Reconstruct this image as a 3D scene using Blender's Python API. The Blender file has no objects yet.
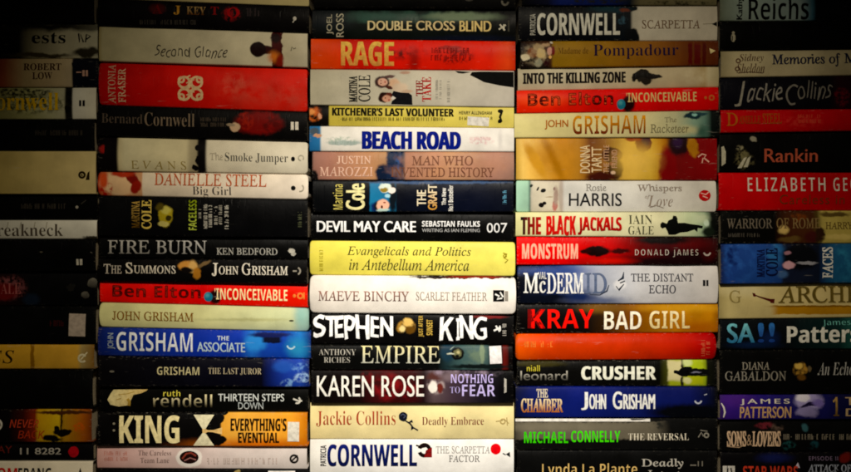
import bpy, bmesh, math, random
random.seed(7)

# ---------------------------------------------------------------- frame of reference
S = 0.00112                      # metres for one picture pixel on the plane of the spines
CX, CY = 425.5, 236.0            # middle of the picture
D = 1.55                         # camera to the plane of the spines
BASE = 506.0                     # pixel height of the board the stacks stand on
Z0 = (BASE - CY) * S
def X(px): return (px - CX) * S
def Z(py): return (CY - py) * S + Z0

sc = bpy.context.scene
col = sc.collection

# ---------------------------------------------------------------- camera, world, lamps, exposure
cam = bpy.data.cameras.new('camera')
cam.sensor_width = 36.0
cam.lens = 36.0 * D / (851 * S)
cam.clip_start, cam.clip_end = 0.05, 60
co = bpy.data.objects.new('camera', cam); col.objects.link(co)
co.location = (0, -D, Z(CY)); co.rotation_euler = (math.pi / 2, 0, 0)
sc.camera = co

w = bpy.data.worlds.new('World'); sc.world = w; w.use_nodes = True
bg = w.node_tree.nodes['Background']
bg.inputs[0].default_value = (1.0, 0.86, 0.62, 1); bg.inputs[1].default_value = 0.008

def lamp(name, kind, loc, aim, energy, color, **kw):
    l = bpy.data.lights.new(name, kind); l.energy = energy; l.color = color
    for k, v in kw.items(): setattr(l, k, v)
    o = bpy.data.objects.new(name, l); col.objects.link(o); o.location = loc
    d = [aim[i] - loc[i] for i in range(3)]
    h = math.hypot(d[0], d[1])
    o.rotation_euler = (math.atan2(h, -d[2]), 0, math.atan2(-d[0], d[1]))
    return o
LY, LZ = -1.22, .86
LD = math.hypot(LY, LZ)
lamp('spot_lamp_beam', 'SPOT', (X(462), LY, Z(366) + LZ), (X(440), 0, Z(414)), 86, (1.0, 0.98, 0.94),
     spot_size=2 * math.atan(362 * S / LD), spot_blend=1.0, shadow_soft_size=0.05)
lamp('spot_lamp_spill', 'SPOT', (X(462), LY, Z(366) + LZ), (X(448), 0, Z(436)), 69, (1.0, 0.875, 0.66),
     spot_size=2 * math.atan(660 * S / LD), spot_blend=1.0, shadow_soft_size=0.05)
lamp('fill_lamp', 'AREA', (0.1, -2.3, Z(CY) + 0.35), (0.0, 0, Z(CY)), 1.0, (1.0, 0.78, 0.45), shape='DISK', size=1.2)

vs = sc.view_settings
vs.view_transform = 'Standard'; vs.look = 'None'; vs.exposure = 0.0; vs.gamma = 1.0
sc.cycles.max_bounces = 4
sc.cycles.filter_width = 1.9

# ---------------------------------------------------------------- materials
def C(h):
    if not isinstance(h, str): return tuple(h)
    if len(h) == 3: h = ''.join(c * 2 for c in h)
    r = []
    for i in (0, 2, 4):
        c = int(h[i:i + 2], 16) / 255
        r.append(c / 12.92 if c <= .04045 else ((c + .055) / 1.055) ** 2.4)
    l = .3 * r[0] + .6 * r[1] + .1 * r[2]
    return tuple(max(0, l + (v - l) * 1.04) for v in r) + (1,)

class NT:
    def __init__(s, name):
        s.m = bpy.data.materials.new(name); s.m.use_nodes = True
        s.t = s.m.node_tree; s.b = s.t.nodes['Principled BSDF']
    def n(s, typ, **kw):
        x = s.t.nodes.new('ShaderNode' + typ)
        for k, v in kw.items(): setattr(x, k, v)
        return x
    def l(s, a, b): s.t.links.new(a, b)
    def math(s, op, a, b=None, clamp=False):
        x = s.n('Math', operation=op, use_clamp=clamp)
        for i, v in enumerate((a, b)):
            if v is None: continue
            if isinstance(v, (int, float)): x.inputs[i].default_value = v
            else: s.l(v, x.inputs[i])
        return x.outputs[0]
    def mix(s, f, a, b):
        x = s.n('Mix', data_type='RGBA')
        for k, v in ((0, f), (6, a), (7, b)):
            if isinstance(v, (int, float)): x.inputs[k].default_value = v
            elif isinstance(v, tuple): x.inputs[k].default_value = v
            else: s.l(v, x.inputs[k])
        return x.outputs[2]
    def noise(s, vec, scale, detail=3, rough=.55):
        x = s.n('TexNoise'); x.inputs['Scale'].default_value = scale
        x.inputs['Detail'].default_value = detail; x.inputs['Roughness'].default_value = rough
        s.l(vec, x.inputs['Vector']); return x
    def rng(s, v, a, b, c=0.0, d=1.0, smooth=False):
        x = s.n('MapRange'); x.clamp = True
        if smooth: x.interpolation_type = 'SMOOTHSTEP'
        s.l(v, x.inputs[0])
        for i, k in enumerate((a, b, c, d)): x.inputs[i + 1].default_value = k
        return x.outputs[0]

def cover_material(name, stops, soft, o, seed, rough, wear, tilt):
    """the printed cover: a colour ramp along the spine, soft printed shapes, paper grain, rubbed edges"""
    dark = sum(sum(C(k)[:3]) for _, k in stops) / len(stops) < .12
    q = NT(name)
    tc = q.n('TexCoord').outputs['Object']
    off = q.n('VectorMath', operation='ADD'); q.l(tc, off.inputs[0]); off.inputs[1].default_value = (seed * 1.37, seed * .71, seed * 2.3)
    tcs = off.outputs[0]
    sp = q.n('SeparateXYZ'); q.l(tc, sp.inputs[0])
    if len(stops) == 1:
        c = q.n('RGB'); c.outputs[0].default_value = C(stops[0][1]); c = c.outputs[0]
    else:
        a, b = stops[0][0], stops[-1][0]
        r = q.n('ValToRGB'); e = r.color_ramp.elements
        while len(e) > 1: e.remove(e[-1])
        e[0].position = 0; e[0].color = C(stops[0][1])
        for p, k in stops[1:]:
            x = e.new((p - a) / (b - a)); x.color = C(k)
        q.l(q.rng(sp.outputs[0], X(a) - o[0], X(b) - o[0]), r.inputs[0]); c = r.outputs[0]
    wn = {}
    def warped(amp):
        if amp not in wn:
            nz = q.noise(tcs, 150 if amp < 3 else 60, 3)
            s1 = q.n('VectorMath', operation='SUBTRACT'); q.l(nz.outputs['Color'], s1.inputs[0]); s1.inputs[1].default_value = (.5, .5, .5)
            s2 = q.n('VectorMath', operation='SCALE'); q.l(s1.outputs[0], s2.inputs[0]); s2.inputs['Scale'].default_value = amp * S * 3
            s3 = q.n('VectorMath', operation='ADD'); q.l(tc, s3.inputs[0]); q.l(s2.outputs[0], s3.inputs[1])
            wn[amp] = s3.outputs[0]
        return wn[amp]
    for it in soft:
        cx, cy, rx, ry, k = it[:5]; kw = it[5]
        v = warped(kw.get('warp', 1.2)) if kw.get('warp', 1.2) else tc
        d = q.n('VectorMath', operation='SUBTRACT'); q.l(v, d.inputs[0]); d.inputs[1].default_value = (X(cx) - o[0], 0, Z(cy) - o[2])
        d = d.outputs[0]
        if kw.get('ang'):
            rt = q.n('VectorRotate', rotation_type='Y_AXIS'); q.l(d, rt.inputs['Vector']); rt.inputs['Angle'].default_value = math.radians(kw['ang']); d = rt.outputs[0]
        sc_ = q.n('VectorMath', operation='MULTIPLY'); q.l(d, sc_.inputs[0]); sc_.inputs[1].default_value = (1 / (rx * S), 0, 1 / (ry * S))
        if kw.get('sh', 'e') == 'r':
            ab = q.n('VectorMath', operation='ABSOLUTE'); q.l(sc_.outputs[0], ab.inputs[0])
            s4 = q.n('SeparateXYZ'); q.l(ab.outputs[0], s4.inputs[0])
            ln = q.math('MAXIMUM', s4.outputs[0], s4.outputs[2])
        else:
            lv = q.n('VectorMath', operation='LENGTH'); q.l(sc_.outputs[0], lv.inputs[0]); ln = lv.outputs['Value']
        so = kw.get('soft', .35)
        if so < .75: so *= .6
        f = q.rng(ln, 1 - so, 1 + so, 1, 0, True)
        if kw.get('nz'):
            f = q.math('MULTIPLY', f, q.rng(q.noise(tcs, kw['nz'], 3).outputs[0], .42, .6))
        if kw.get('a', 1) != 1: f = q.math('MULTIPLY', f, kw['a'])
        c = q.mix(f, c, C(k))
    # print grain and handling
    n1 = q.noise(tcs, 35, 4).outputs[0]
    g = q.rng(n1, .3, .7, .80, 1.08)
    hv = q.n('VectorMath', operation='SCALE'); hv.inputs['Scale'].default_value = 1.0
    mul = q.n('Mix', data_type='RGBA', blend_type='MULTIPLY'); mul.inputs[0].default_value = 1
    q.l(c, mul.inputs[6]); q.l(g, mul.inputs[7]); c = mul.outputs[2]
    # rubbed paper showing along the two long edges of the spine and at its ends
    zt, zb = o[3], o[4]
    ez = q.math('ABSOLUTE', q.math('SUBTRACT', q.math('SUBTRACT', sp.outputs[2], q.math('MULTIPLY', sp.outputs[0], tilt)), (zt + zb) / 2))
    em = q.rng(ez, (zt - zb) / 2 - .0030, (zt - zb) / 2 - .0004)
    st = q.n('VectorMath', operation='MULTIPLY'); q.l(tcs, st.inputs[0]); st.inputs[1].default_value = (1, 1, 3)
    wn_ = q.rng(q.noise(st.outputs[0], 260, 6, .75).outputs[0], .57, .72)
    c = q.mix(q.math('MULTIPLY', q.math('MULTIPLY', em, wn_), wear * (.16 if dark else .7)), c, (.42, .38, .30, 1))
    ex = q.math('ABSOLUTE', q.math('SUBTRACT', sp.outputs[0], 0.0))
    hx = o[5]
    c = q.mix(q.math('MULTIPLY', q.math('MULTIPLY', q.rng(ex, hx - .004, hx - .0003), wn_), wear * (.25 if dark else .8)), c, (.42, .38, .30, 1))
    # thin scuffs running along the spine, and reading creases across it
    st2 = q.n('VectorMath', operation='MULTIPLY'); q.l(tcs, st2.inputs[0]); st2.inputs[1].default_value = (14, 1, 130)
    scf = q.rng(q.noise(st2.outputs[0], 3, 2).outputs[0], .70, .78)
    c = q.mix(q.math('MULTIPLY', scf, (.010 if dark else .26) * wear), c, (.45, .42, .36, 1))
    q.l(c, q.b.inputs['Base Color'])
    q.l(q.rng(n1, .3, .7, rough - .14, rough + .04), q.b.inputs['Roughness'])
    q.b.inputs['Specular IOR Level'].default_value = .03
    st3 = q.n('VectorMath', operation='MULTIPLY'); q.l(tcs, st3.inputs[0]); st3.inputs[1].default_value = (1, 1, .06)
    crease = q.rng(q.noise(st3.outputs[0], 330, 2).outputs[0], .62, .72)
    bsum = q.math('ADD', q.math('MULTIPLY', crease, -.5), q.math('MULTIPLY', q.noise(tcs, 90, 4).outputs[0], 1.0))
    bp = q.n('Bump'); bp.inputs['Strength'].default_value = .35; bp.inputs['Distance'].default_value = .0006
    q.l(bsum, bp.inputs['Height']); q.l(bp.outputs[0], q.b.inputs['Normal'])
    return q.m

_ink = {}
def ink(c1, c2=None, axis='z'):
    """printing ink, plain or running from one colour to another over the word"""
    key = (c1, c2, axis)
    if key in _ink: return _ink[key]
    q = NT('ink')
    tc = q.n('TexCoord')
    if c2:
        sp = q.n('SeparateXYZ'); q.l(tc.outputs['Generated'], sp.inputs[0])
        f = q.rng(sp.outputs[0 if axis == 'x' else 2], .1, .9, *((0, 1) if axis == 'x' else (1, 0)))
        c = q.mix(f, C(c1), C(c2))
    else:
        r = q.n('RGB'); r.outputs[0].default_value = C(c1); c = r.outputs[0]
    n = q.noise(tc.outputs['Object'], 240, 3).outputs[0]
    mul = q.n('Mix', data_type='RGBA', blend_type='MULTIPLY'); mul.inputs[0].default_value = 1
    q.l(c, mul.inputs[6]); q.l(q.rng(n, .3, .62, .72, 1.05), mul.inputs[7])
    q.l(mul.outputs[2], q.b.inputs['Base Color'])
    q.b.inputs['Roughness'].default_value = .5; q.b.inputs['Specular IOR Level'].default_value = .010
    _ink[key] = q.m
    return q.m

def pages_material():
    q = NT('page_paper')
    tc = q.n('TexCoord').outputs['Object']
    st = q.n('VectorMath', operation='MULTIPLY'); q.l(tc, st.inputs[0]); st.inputs[1].default_value = (.02, .02, 1)
    n = q.noise(st.outputs[0], 2600, 2).outputs[0]
    n2 = q.noise(tc, 25, 3).outputs[0]
    c = q.mix(q.rng(n, .35, .65), (.30, .24, .15, 1), (.40, .34, .23, 1))
    c = q.mix(q.rng(n2, .45, .8, 0, .5), c, (.42, .33, .2, 1))
    q.l(c, q.b.inputs['Base Color']); q.b.inputs['Roughness'].default_value = .9
    bp = q.n('Bump'); bp.inputs['Distance'].default_value = .0004; q.l(n, bp.inputs['Height']); q.l(bp.outputs[0], q.b.inputs['Normal'])
    return q.m
PAGES = pages_material()

# ---------------------------------------------------------------- lettering
BLK = dict(se=(0x1D400, 0x1D41A, 0x1D7CE), it=(0x1D434, 0x1D44E, 0), sr=(0x1D434, 0x1D44E, 0), bi=(0x1D468, 0x1D482, 0x1D7CE),
           sc=(0x1D4D0, 0x1D4EA, 0), sb=(0x1D5D4, 0x1D5EE, 0x1D7EC), ss=(0, 0, 0), si=(0x1D608, 0x1D622, 0), sbi=(0x1D63C, 0x1D656, 0x1D7EC), mo=(0x1D670, 0x1D68A, 0x1D7F6))
def glyphs(t, f):
    up, lo, dg = BLK[f]; o = ''
    for c in t:
        if up and 'A' <= c <= 'Z': o += chr(up + ord(c) - 65)
        elif up and 'a' <= c <= 'z': o += '\u210e' if up == 0x1D434 and c == 'h' else chr(lo + ord(c) - 97)
        elif dg and c.isdigit(): o += chr(dg + ord(c) - 48)
        else: o += c
    return o
def text_mesh(lines, f, off, spacing, align):
    cu = bpy.data.curves.new('t', 'FONT'); cu.body = glyphs(lines, f); cu.size = 1; cu.offset = max(off, -.0115) if f in ('se', 'bi', 'sc') else (min(off, .002) if f == 'sb' else min(off, .012 if f == 'sr' else 0))
    cu.space_character = spacing; cu.resolution_u = 4; cu.align_x = align
    if f == 'sr': cu.shear = -.26
    o = bpy.data.objects.new('t', cu)
    me = bpy.data.meshes.new_from_object(o)
    bpy.data.objects.remove(o); bpy.data.curves.remove(cu)
    return me

# item makers -------------------------------------------------------------------
def T(t, f, x0, y0, x1, y1, k, role='title', off=0, v=0, k2=None, ax='z', sp=1.0, wob=0, al='CENTER', sk=0, bo=0):
    return ('T', t, f, x0, y0, x1, y1, k, role, off, v, k2, ax, sp, wob, al, sk, bo)
def P(pts, k, role='emblem', k2=None, ax='z'): return ('P', pts, k, role, k2, ax)            # hard printed shapes: list of polygons
def K(x0, y0, x1, y1, k='d8d8d8', a=0): return ('K', x0, y0, x1, y1, k, a)                    # a stuck-on price label
def G(cx, cy, rx, ry, k, **kw): return ('G', cx, cy, rx, ry, k, kw)                            # soft printed shape
def ell(cx, cy, rx, ry, n=18, a=0, jit=0):
    r = []
    for i in range(n):
        t = 2 * math.pi * i / n; s = 1 + random.uniform(-jit, jit)
        x, y = rx * math.cos(t) * s, ry * math.sin(t) * s
        r.append((cx + x * math.cos(a) - y * math.sin(a), cy + x * math.sin(a) + y * math.cos(a)))
    return r
class Quads(list): pass
def _strip(L, R): return Quads([(L[i], L[i + 1], R[i + 1], R[i]) for i in range(len(L) - 1)])
def stroke(pts, w):
    n = len(pts); L, R = [], []
    for i, p in enumerate(pts):
        a, b = pts[max(0, i - 1)], pts[min(n - 1, i + 1)]
        dx, dy = b[0] - a[0], b[1] - a[1]; d = math.hypot(dx, dy) or 1
        ww = (w[i] if isinstance(w, (list, tuple)) else w) / 2
        L.append((p[0] - dy / d * ww, p[1] + dx / d * ww)); R.append((p[0] + dy / d * ww, p[1] - dx / d * ww))
    return _strip(L, R)
def ring(cx, cy, r0, r1, a0=0, a1=360, n=22, sq=1.0):
    A = [math.radians(a0 + (a1 - a0) * i / n) for i in range(n + 1)]
    return _strip([(cx + r1 * math.cos(t), cy + r1 * sq * math.sin(t)) for t in A], [(cx + r0 * math.cos(t), cy + r0 * sq * math.sin(t)) for t in A])
def flat(p):
    """any nesting of polygons and strips -> plain list of polygons"""
    if isinstance(p, Quads): return list(p)
    if isinstance(p[0][0], (int, float)): return [p]
    r = []
    for q_ in p: r += flat(q_)
    return r
def scr(x0, y0, x1, y1, k, rows=1, v=0, role='note', k2=None):
    """print too small or too worn to read: rows of letter-like strokes"""
    rn = random.Random(int(x0 * 7 + y0 * 13)); out = []
    a0, a1, b0, b1 = (x0, x1, y0, y1) if not v else (y0, y1, x0, x1)
    rh = (b1 - b0) / rows; h = rh * .74
    for r in range(rows):
        b = b0 + r * rh + (rh - h) / 2; ins = rn.uniform(0, .12) * (a1 - a0) if rows > 1 else 0; a = a0 + ins; left = rn.randint(3, 8)
        while a < a1 - ins - h * .4:
            if left == 0: a += h * .4; left = rn.randint(2, 8); continue
            wl = h * rn.uniform(.34, .58); t = h * .16; left -= 1
            bars = [(a, b, a + t, b + h)] if rn.random() < .8 else []
            if rn.random() < .55: bars.append((a + wl - t, b + (h * .3 if rn.random() < .4 else 0), a + wl, b + h))
            for yy in (0, .42, .84):
                if rn.random() < .5: bars.append((a + t * 1.05, b + yy * h, a + wl - t * 1.05, b + yy * h + t * .9))
            for p, q_, u, w_ in bars:
                out.append([(p, q_), (u, q_), (u, w_), (p, w_)] if not v else [(q_, a0 + a1 - p), (q_, a0 + a1 - u), (w_, a0 + a1 - u), (w_, a0 + a1 - p)])
            a += wl + h * .13
    return ('P', out, k, role, k2, 'z')
def box(x0, y0, x1, y1): return [(x0, y0), (x1, y0), (x1, y1), (x0, y1)]

# ---------------------------------------------------------------- the book
ROLE = dict(title='title_lettering', author='author_lettering', sub='subtitle_lettering', note='small_lettering',
            emblem='publisher_mark', orn='ornament_print', pic='spine_picture', panel='title_panel')
GROUP = 'books piled spine outward in the stacks'
_n = [0]

def mesh_obj(name, me, mat, parent):
    ob = bpy.data.objects.new(name, me); col.objects.link(ob)
    if mat: me.materials.append(mat)
    ob.parent = parent
    return ob

def book(label, xl, xr, tl, tr, bl, br, stops, items, hard=False, bulge=None, rc=0.0, edge=1.5, rough=.42, wear=1.0, yoff=None, depth=None, name=None):
    _n[0] += 1; seed = _n[0]
    rnd = random.Random(seed * 97)
    tl += .12; tr += .12
    y0 = rnd.uniform(-.005, .005) if yoff is None else yoff
    yaw = rnd.uniform(-.005, .005)
    zl0, zr0, zl1, zr1 = Z(bl), Z(br), Z(tl), Z(tr)
    ox, oz = X((xl + xr) / 2), (zl0 + zr0) / 2
    depth = depth or (rnd.uniform(.145, .158) if hard else rnd.uniform(.118, .132))
    b = (.0046 if hard else .0022) if bulge is None else bulge * 1.5
    r = edge * S
    t = .0024 if hard else .0005
    ax0, ax1 = X(xl) - ox, X(xr) - ox
    rcm = rc * S
    root = bpy.data.objects.new(name or ('hardback_book' if hard else 'paperback_book'), None)
    root.empty_display_size = .02; col.objects.link(root)
    root.location = (ox, y0, oz)
    root.rotation_euler = (0, 0, yaw)
    root['label'] = label; root['category'] = 'book'; root['group'] = GROUP
    wob_a, wob_p = rnd.uniform(.0001, .0005), rnd.uniform(0, 6)
    def zr(x):
        f = (x - ax0) / (ax1 - ax0)
        zb = zl0 + (zr0 - zl0) * f - oz; zt = zl1 + (zr1 - zl1) * f - oz
        if rcm > 0:
            d = min(x - ax0, ax1 - x)
            if d < rcm:
                s = rcm - math.sqrt(max(0, rcm * rcm - (rcm - max(0, d)) ** 2)); zb += s; zt -= s
        return zb, zt
    def front(x, z):
        zb, zt = zr(x); h = (zt - zb) / 2; zm = (zt + zb) / 2
        u = max(-1, min(1, (z - zm) / h))
        y = b * (u * u) + wob_a * math.sin(x * 31 + wob_p) + wob_a * .6 * math.sin(x * 77 + 2 * wob_p)
        d = h * (1 - abs(u)); rr = min(r, h * .9)
        if d < rr: y += rr - math.sqrt(max(0, rr * rr - (rr - d) ** 2))
        return y
    # cover: spine and two boards, one folded sheet
    ring_n = []
    for i in range(9): ring_n.append(1 - math.cos(i / 8 * math.pi / 2))        # quarter round, as a share of r
    xs = [ax0 + (ax1 - ax0) * i / 24 for i in range(25)]
    if rcm > 0:
        for i in range(1, 6):
            e = rcm * (1 - math.cos(i / 6 * math.pi / 2)); xs += [ax0 + e, ax1 - e]
        xs = sorted(xs)
    verts, faces = [], []
    for x in xs:
        zb, zt = zr(x); rr = min(r, (zt - zb) * .45)
        zs = [zb + rr * k for k in ring_n] + [zb + rr + (zt - zb - 2 * rr) * i / 8 for i in range(1, 8)] + [zt - rr * k for k in ring_n[::-1]]
        outer = [(depth, zb)] + [(front(x, z), z) for z in zs] + [(depth, zt)]
        ti = t
        inner = [(depth, zb + ti)] + [(front(x, z) + ti * 1.2, min(max(z, zb + ti), zt - ti)) for z in zs] + [(depth, zt - ti)]
        verts += [(x, y, z) for y, z in outer] + [(x, y, z) for y, z in inner[::-1]]
    m = len(verts) // len(xs)
    for i in range(len(xs) - 1):
        for j in range(m):
            k = (j + 1) % m
            faces.append((i * m + j, i * m + k, (i + 1) * m + k, (i + 1) * m + j))
    hN = m // 2
    for base, flip in ((0, 0), ((len(xs) - 1) * m, 1)):
        for j in range(hN - 1):
            f = (base + j, base + m - 1 - j, base + m - 2 - j, base + j + 1)
            faces.append(f if not flip else f[::-1])
    me = bpy.data.meshes.new('cover'); me.from_pydata(verts, [], faces); me.update()
    bm = bmesh.new(); bm.from_mesh(me); bmesh.ops.recalc_face_normals(bm, faces=bm.faces); bm.to_mesh(me); bm.free()
    for p in me.polygons: p.use_smooth = True
    try: me.set_sharp_from_angle(angle=math.radians(50))
    except Exception: pass
    zb, zt = zr(0)
    soft = [it[1:] for it in items if it[0] == 'G']
    if isinstance(stops, str): stops = [(0, stops)]
    mat = cover_material('printed_cover', stops, soft, (ox, y0, oz, zt, zb, (ax1 - ax0) / 2), seed, rough, wear, (zl0 + zl1 - zr0 - zr1) / 2 / (ax0 - ax1))
    mesh_obj('cover', me, mat, root)
    # the pages between the boards
    ins = .004 if hard else .0022
    pv, pf = [], []
    for i in range(9):
        x = ax0 + ins + rcm * .6 + (ax1 - ax0 - 2 * ins - rcm * 1.2) * i / 8
        zb, zt = zr(x); yb = max(front(x, zb + t * 2), front(x, (zb + zt) / 2)) + t * 1.2 + .0012
        a, c = zb + t + .00005, zt - t - .00005
        pv += [(x, yb, a), (x, yb, c), (x, depth - ins - .0002, c), (x, depth - ins - .0002, a)]
    for i in range(8):
        for j in range(4): pf.append((i * 4 + j, i * 4 + (j + 1) % 4, i * 4 + 4 + (j + 1) % 4, i * 4 + 4 + j))
    pf += [(0, 1, 2, 3), (35, 34, 33, 32)]
    me = bpy.data.meshes.new('page_block'); me.from_pydata(pv, [], pf); me.update()
    bm = bmesh.new(); bm.from_mesh(me); bmesh.ops.recalc_face_normals(bm, faces=bm.faces); bm.to_mesh(me); bm.free()
    mesh_obj('page_block', me, PAGES, root)
    # printing on the spine
    slope = ((tr + br) - (tl + bl)) / 2 / (xr - xl)
    def lay(bm, mat, nm, layer):
        zb, zt = zr(0)
        bmesh.ops.triangulate(bm, faces=bm.faces[:])
        nz = 10 if b > .0015 else 6
        for i in range(1, nz):
            z = zb + (zt - zb) * i / nz
            bmesh.ops.bisect_plane(bm, geom=bm.verts[:] + bm.edges[:] + bm.faces[:], plane_co=(0, 0, z), plane_no=(0, 0, 1), dist=1e-6)
        for i in range(-2, 3):
            bmesh.ops.bisect_plane(bm, geom=bm.verts[:] + bm.edges[:] + bm.faces[:], plane_co=(i * .045, 0, 0), plane_no=(1, 0, 0), dist=1e-6)
        for v in bm.verts:
            x = min(max(v.co.x, ax0 + .0004), ax1 - .0004); z0_, z1_ = zr(x)
            z = min(max(v.co.z, z0_ + .0006), z1_ - .0006)
            v.co = (x, front(x, z) - (.00013 + layer * .00004) + v.co.y, z)
        for f in bm.faces:
            f.normal_update()
            if f.normal.y > 0: f.normal_flip()
        me = bpy.data.meshes.new(nm); bm.to_mesh(me); bm.free()
        return mesh_obj(nm, me, mat, root)
    layer = 0
    for it in items:
        if it[0] == 'G': continue
        bm = bmesh.new()
        if it[0] == 'T':
            _, tx, f, x0, yy0, x1, yy1, k, role, off, v, k2, ax, sp, wob, al, sk, bo = it
            lim = 0 if f == 'ss' else .012
            if f in ('ss', 'sr') and off > lim: bo = max(bo, (off - lim) * ((x1 - x0) if v else (yy1 - yy0)) / .72 * .8)
            if v: yy0 += bo; yy1 -= bo
            else: x0 += bo; x1 -= bo
            me = text_mesh(tx, f, off, sp, al)
            if not me.vertices: bm.free(); continue
            co_ = [(p.co.x, p.co.y) for p in me.vertices]
            if v: co_ = [(-q[1], q[0]) for q in co_]
            mx0, mx1 = min(q[0] for q in co_), max(q[0] for q in co_); my0, my1 = min(q[1] for q in co_), max(q[1] for q in co_)
            ph = rnd.uniform(0, 6)
            for p, q in zip(me.vertices, co_):
                px = x0 + (q[0] - mx0) / (mx1 - mx0) * (x1 - x0); py = yy1 - (q[1] - my0) / (my1 - my0) * (yy1 - yy0)
                if wob:
                    px, py = px + wob * math.sin(py * .35 + px * .11 + ph), py + wob * 1.2 * math.sin(px * .28 + ph) + wob * .6 * math.sin(px * .9)
                py += (slope if not sk else sk) * (px - (x0 + x1) / 2)
                p.co = (X(px) - ox, 0, Z(py) - oz)
            bm.from_mesh(me); bpy.data.meshes.remove(me)
            if bo:
                for sgn in (-1, 1):
                    d = bmesh.ops.duplicate(bm, geom=[g for g in (bm.verts[:] + bm.edges[:] + bm.faces[:]) if g.tag is False] if sgn < 0 else src)['geom']
                    if sgn < 0: src = [g for g in (bm.verts[:] + bm.edges[:] + bm.faces[:]) if g not in set(d)]
                    for g in d:
                        if isinstance(g, bmesh.types.BMVert): g.co[2 if v else 0] += sgn * bo * S; g.co.y = sgn * .00002
            lay(bm, ink(k, k2, ax), ROLE[role], 7)
        elif it[0] == 'P':
            _, polys, k, role, k2, ax = it
            for ip, pl in enumerate(flat(polys)):
                try: bm.faces.new([bm.verts.new((X(px) - ox, -(ip % 7) * .000006, Z(py) - oz)) for px, py in pl])
                except ValueError: pass
            lay(bm, ink(k, k2, ax), ROLE[role], min(layer, 6)); layer += 1
        elif it[0] == 'K':
            _, x0, yy0, x1, yy1, k, a = it
            cxx, cyy = (x0 + x1) / 2, (yy0 + yy1) / 2
            ts = (0, .12, .3, .5, .7, .88, 1); vv = {}
            for s_ in (0, 1):
                for i, u in enumerate(ts):
                    for j, vq in enumerate(ts):
                        px, py = x0 + (x1 - x0) * u, yy0 + (yy1 - yy0) * vq
                        dx, dy = px - cxx, py - cyy
                        px, py = cxx + dx * math.cos(a) - dy * math.sin(a), cyy + dx * math.sin(a) + dy * math.cos(a)
                        x, z = X(px) - ox, Z(py) - oz
                        lift = .0003 * (abs(u - .5) * 2) ** 6 * (vq < .2)
                        vv[s_, i, j] = bm.verts.new((x, front(x, z) - (.00045 + lift if s_ else .0002), z))
            n = len(ts) - 1
            for s_ in (0, 1):
                for i in range(n):
                    for j in range(n): bm.faces.new((vv[s_, i, j], vv[s_, i + 1, j], vv[s_, i + 1, j + 1], vv[s_, i, j + 1]))
            for i in range(n):
                for a_, b_ in (((i, 0), (i + 1, 0)), ((i, n), (i + 1, n)), ((0, i), (0, i + 1)), ((n, i), (n, i + 1))):
                    bm.faces.new((vv[(0,) + a_], vv[(0,) + b_], vv[(1,) + b_], vv[(1,) + a_]))
            bmesh.ops.recalc_face_normals(bm, faces=bm.faces)
            me = bpy.data.meshes.new('price_sticker'); bm.to_mesh(me); bm.free()
            mesh_obj('price_sticker', me, ink(k), root)
    return root

def stack(xl, xr, top, rows):
    """rows from the top down: (label, bottom left, bottom right, colour stops, items, options); each book lies on the next"""
    tl, tr = top
    for label, bl, br, stops, items, kw in rows:
        fx, fr = 'xl' in kw, 'xr' in kw
        ja, jb = random.uniform(-.6, 1.8), random.uniform(-1.8, .6)
        book(label, kw.pop('xl', xl) + (ja * .4 if fx else ja), kw.pop('xr', xr) + (jb * .4 if fr else jb), tl, tr, bl, br, stops, items, **kw)
        tl, tr = bl, br

# ---------------------------------------------------------------- the place: a board under the stacks, a dark wall behind
def slab(name, x0, x1, y0, y1, z0, z1, mat, **props):
    bm = bmesh.new(); bmesh.ops.create_cube(bm, size=1)
    for v in bm.verts: v.co = ((x0 + x1) / 2 + v.co.x * (x1 - x0), (y0 + y1) / 2 + v.co.y * (y1 - y0), (z0 + z1) / 2 + v.co.z * (z1 - z0))
    bmesh.ops.bevel(bm, geom=bm.edges[:], offset=.002, segments=2, affect='EDGES')
    me = bpy.data.meshes.new(name); bm.to_mesh(me); bm.free()
    o = mesh_obj(name, me, mat, None)
    for k, v in props.items(): o[k] = v
    return o
q = NT('dark_wood'); tc = q.n('TexCoord').outputs['Object']
st = q.n('VectorMath', operation='MULTIPLY'); q.l(tc, st.inputs[0]); st.inputs[1].default_value = (2, 30, 30)
q.l(q.mix(q.rng(q.noise(st.outputs[0], 3, 5).outputs[0], .35, .65), (.012, .007, .004, 1), (.03, .017, .009, 1)), q.b.inputs['Base Color'])
q.b.inputs['Roughness'].default_value = .45
slab('floor', -1.6, 1.6, -.5, .40, -.03, 0, q.m, kind='structure')
q = NT('dark_wall_paint'); tc = q.n('TexCoord').outputs['Object']
q.l(q.mix(q.rng(q.noise(tc, 6, 5).outputs[0], .35, .65), (.006, .005, .004, 1), (.010, .008, .006, 1)), q.b.inputs['Base Color'])
q.b.inputs['Roughness'].default_value = .8
slab('wall', -1.6, 1.6, .41, .43, -.03, 1.5, q.m, kind='structure')

# ---------------------------------------------------------------- the five stacks
BK = '050505'; INKY = '080808'
A = 'author'; N = 'note'; SU = 'sub'

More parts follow.
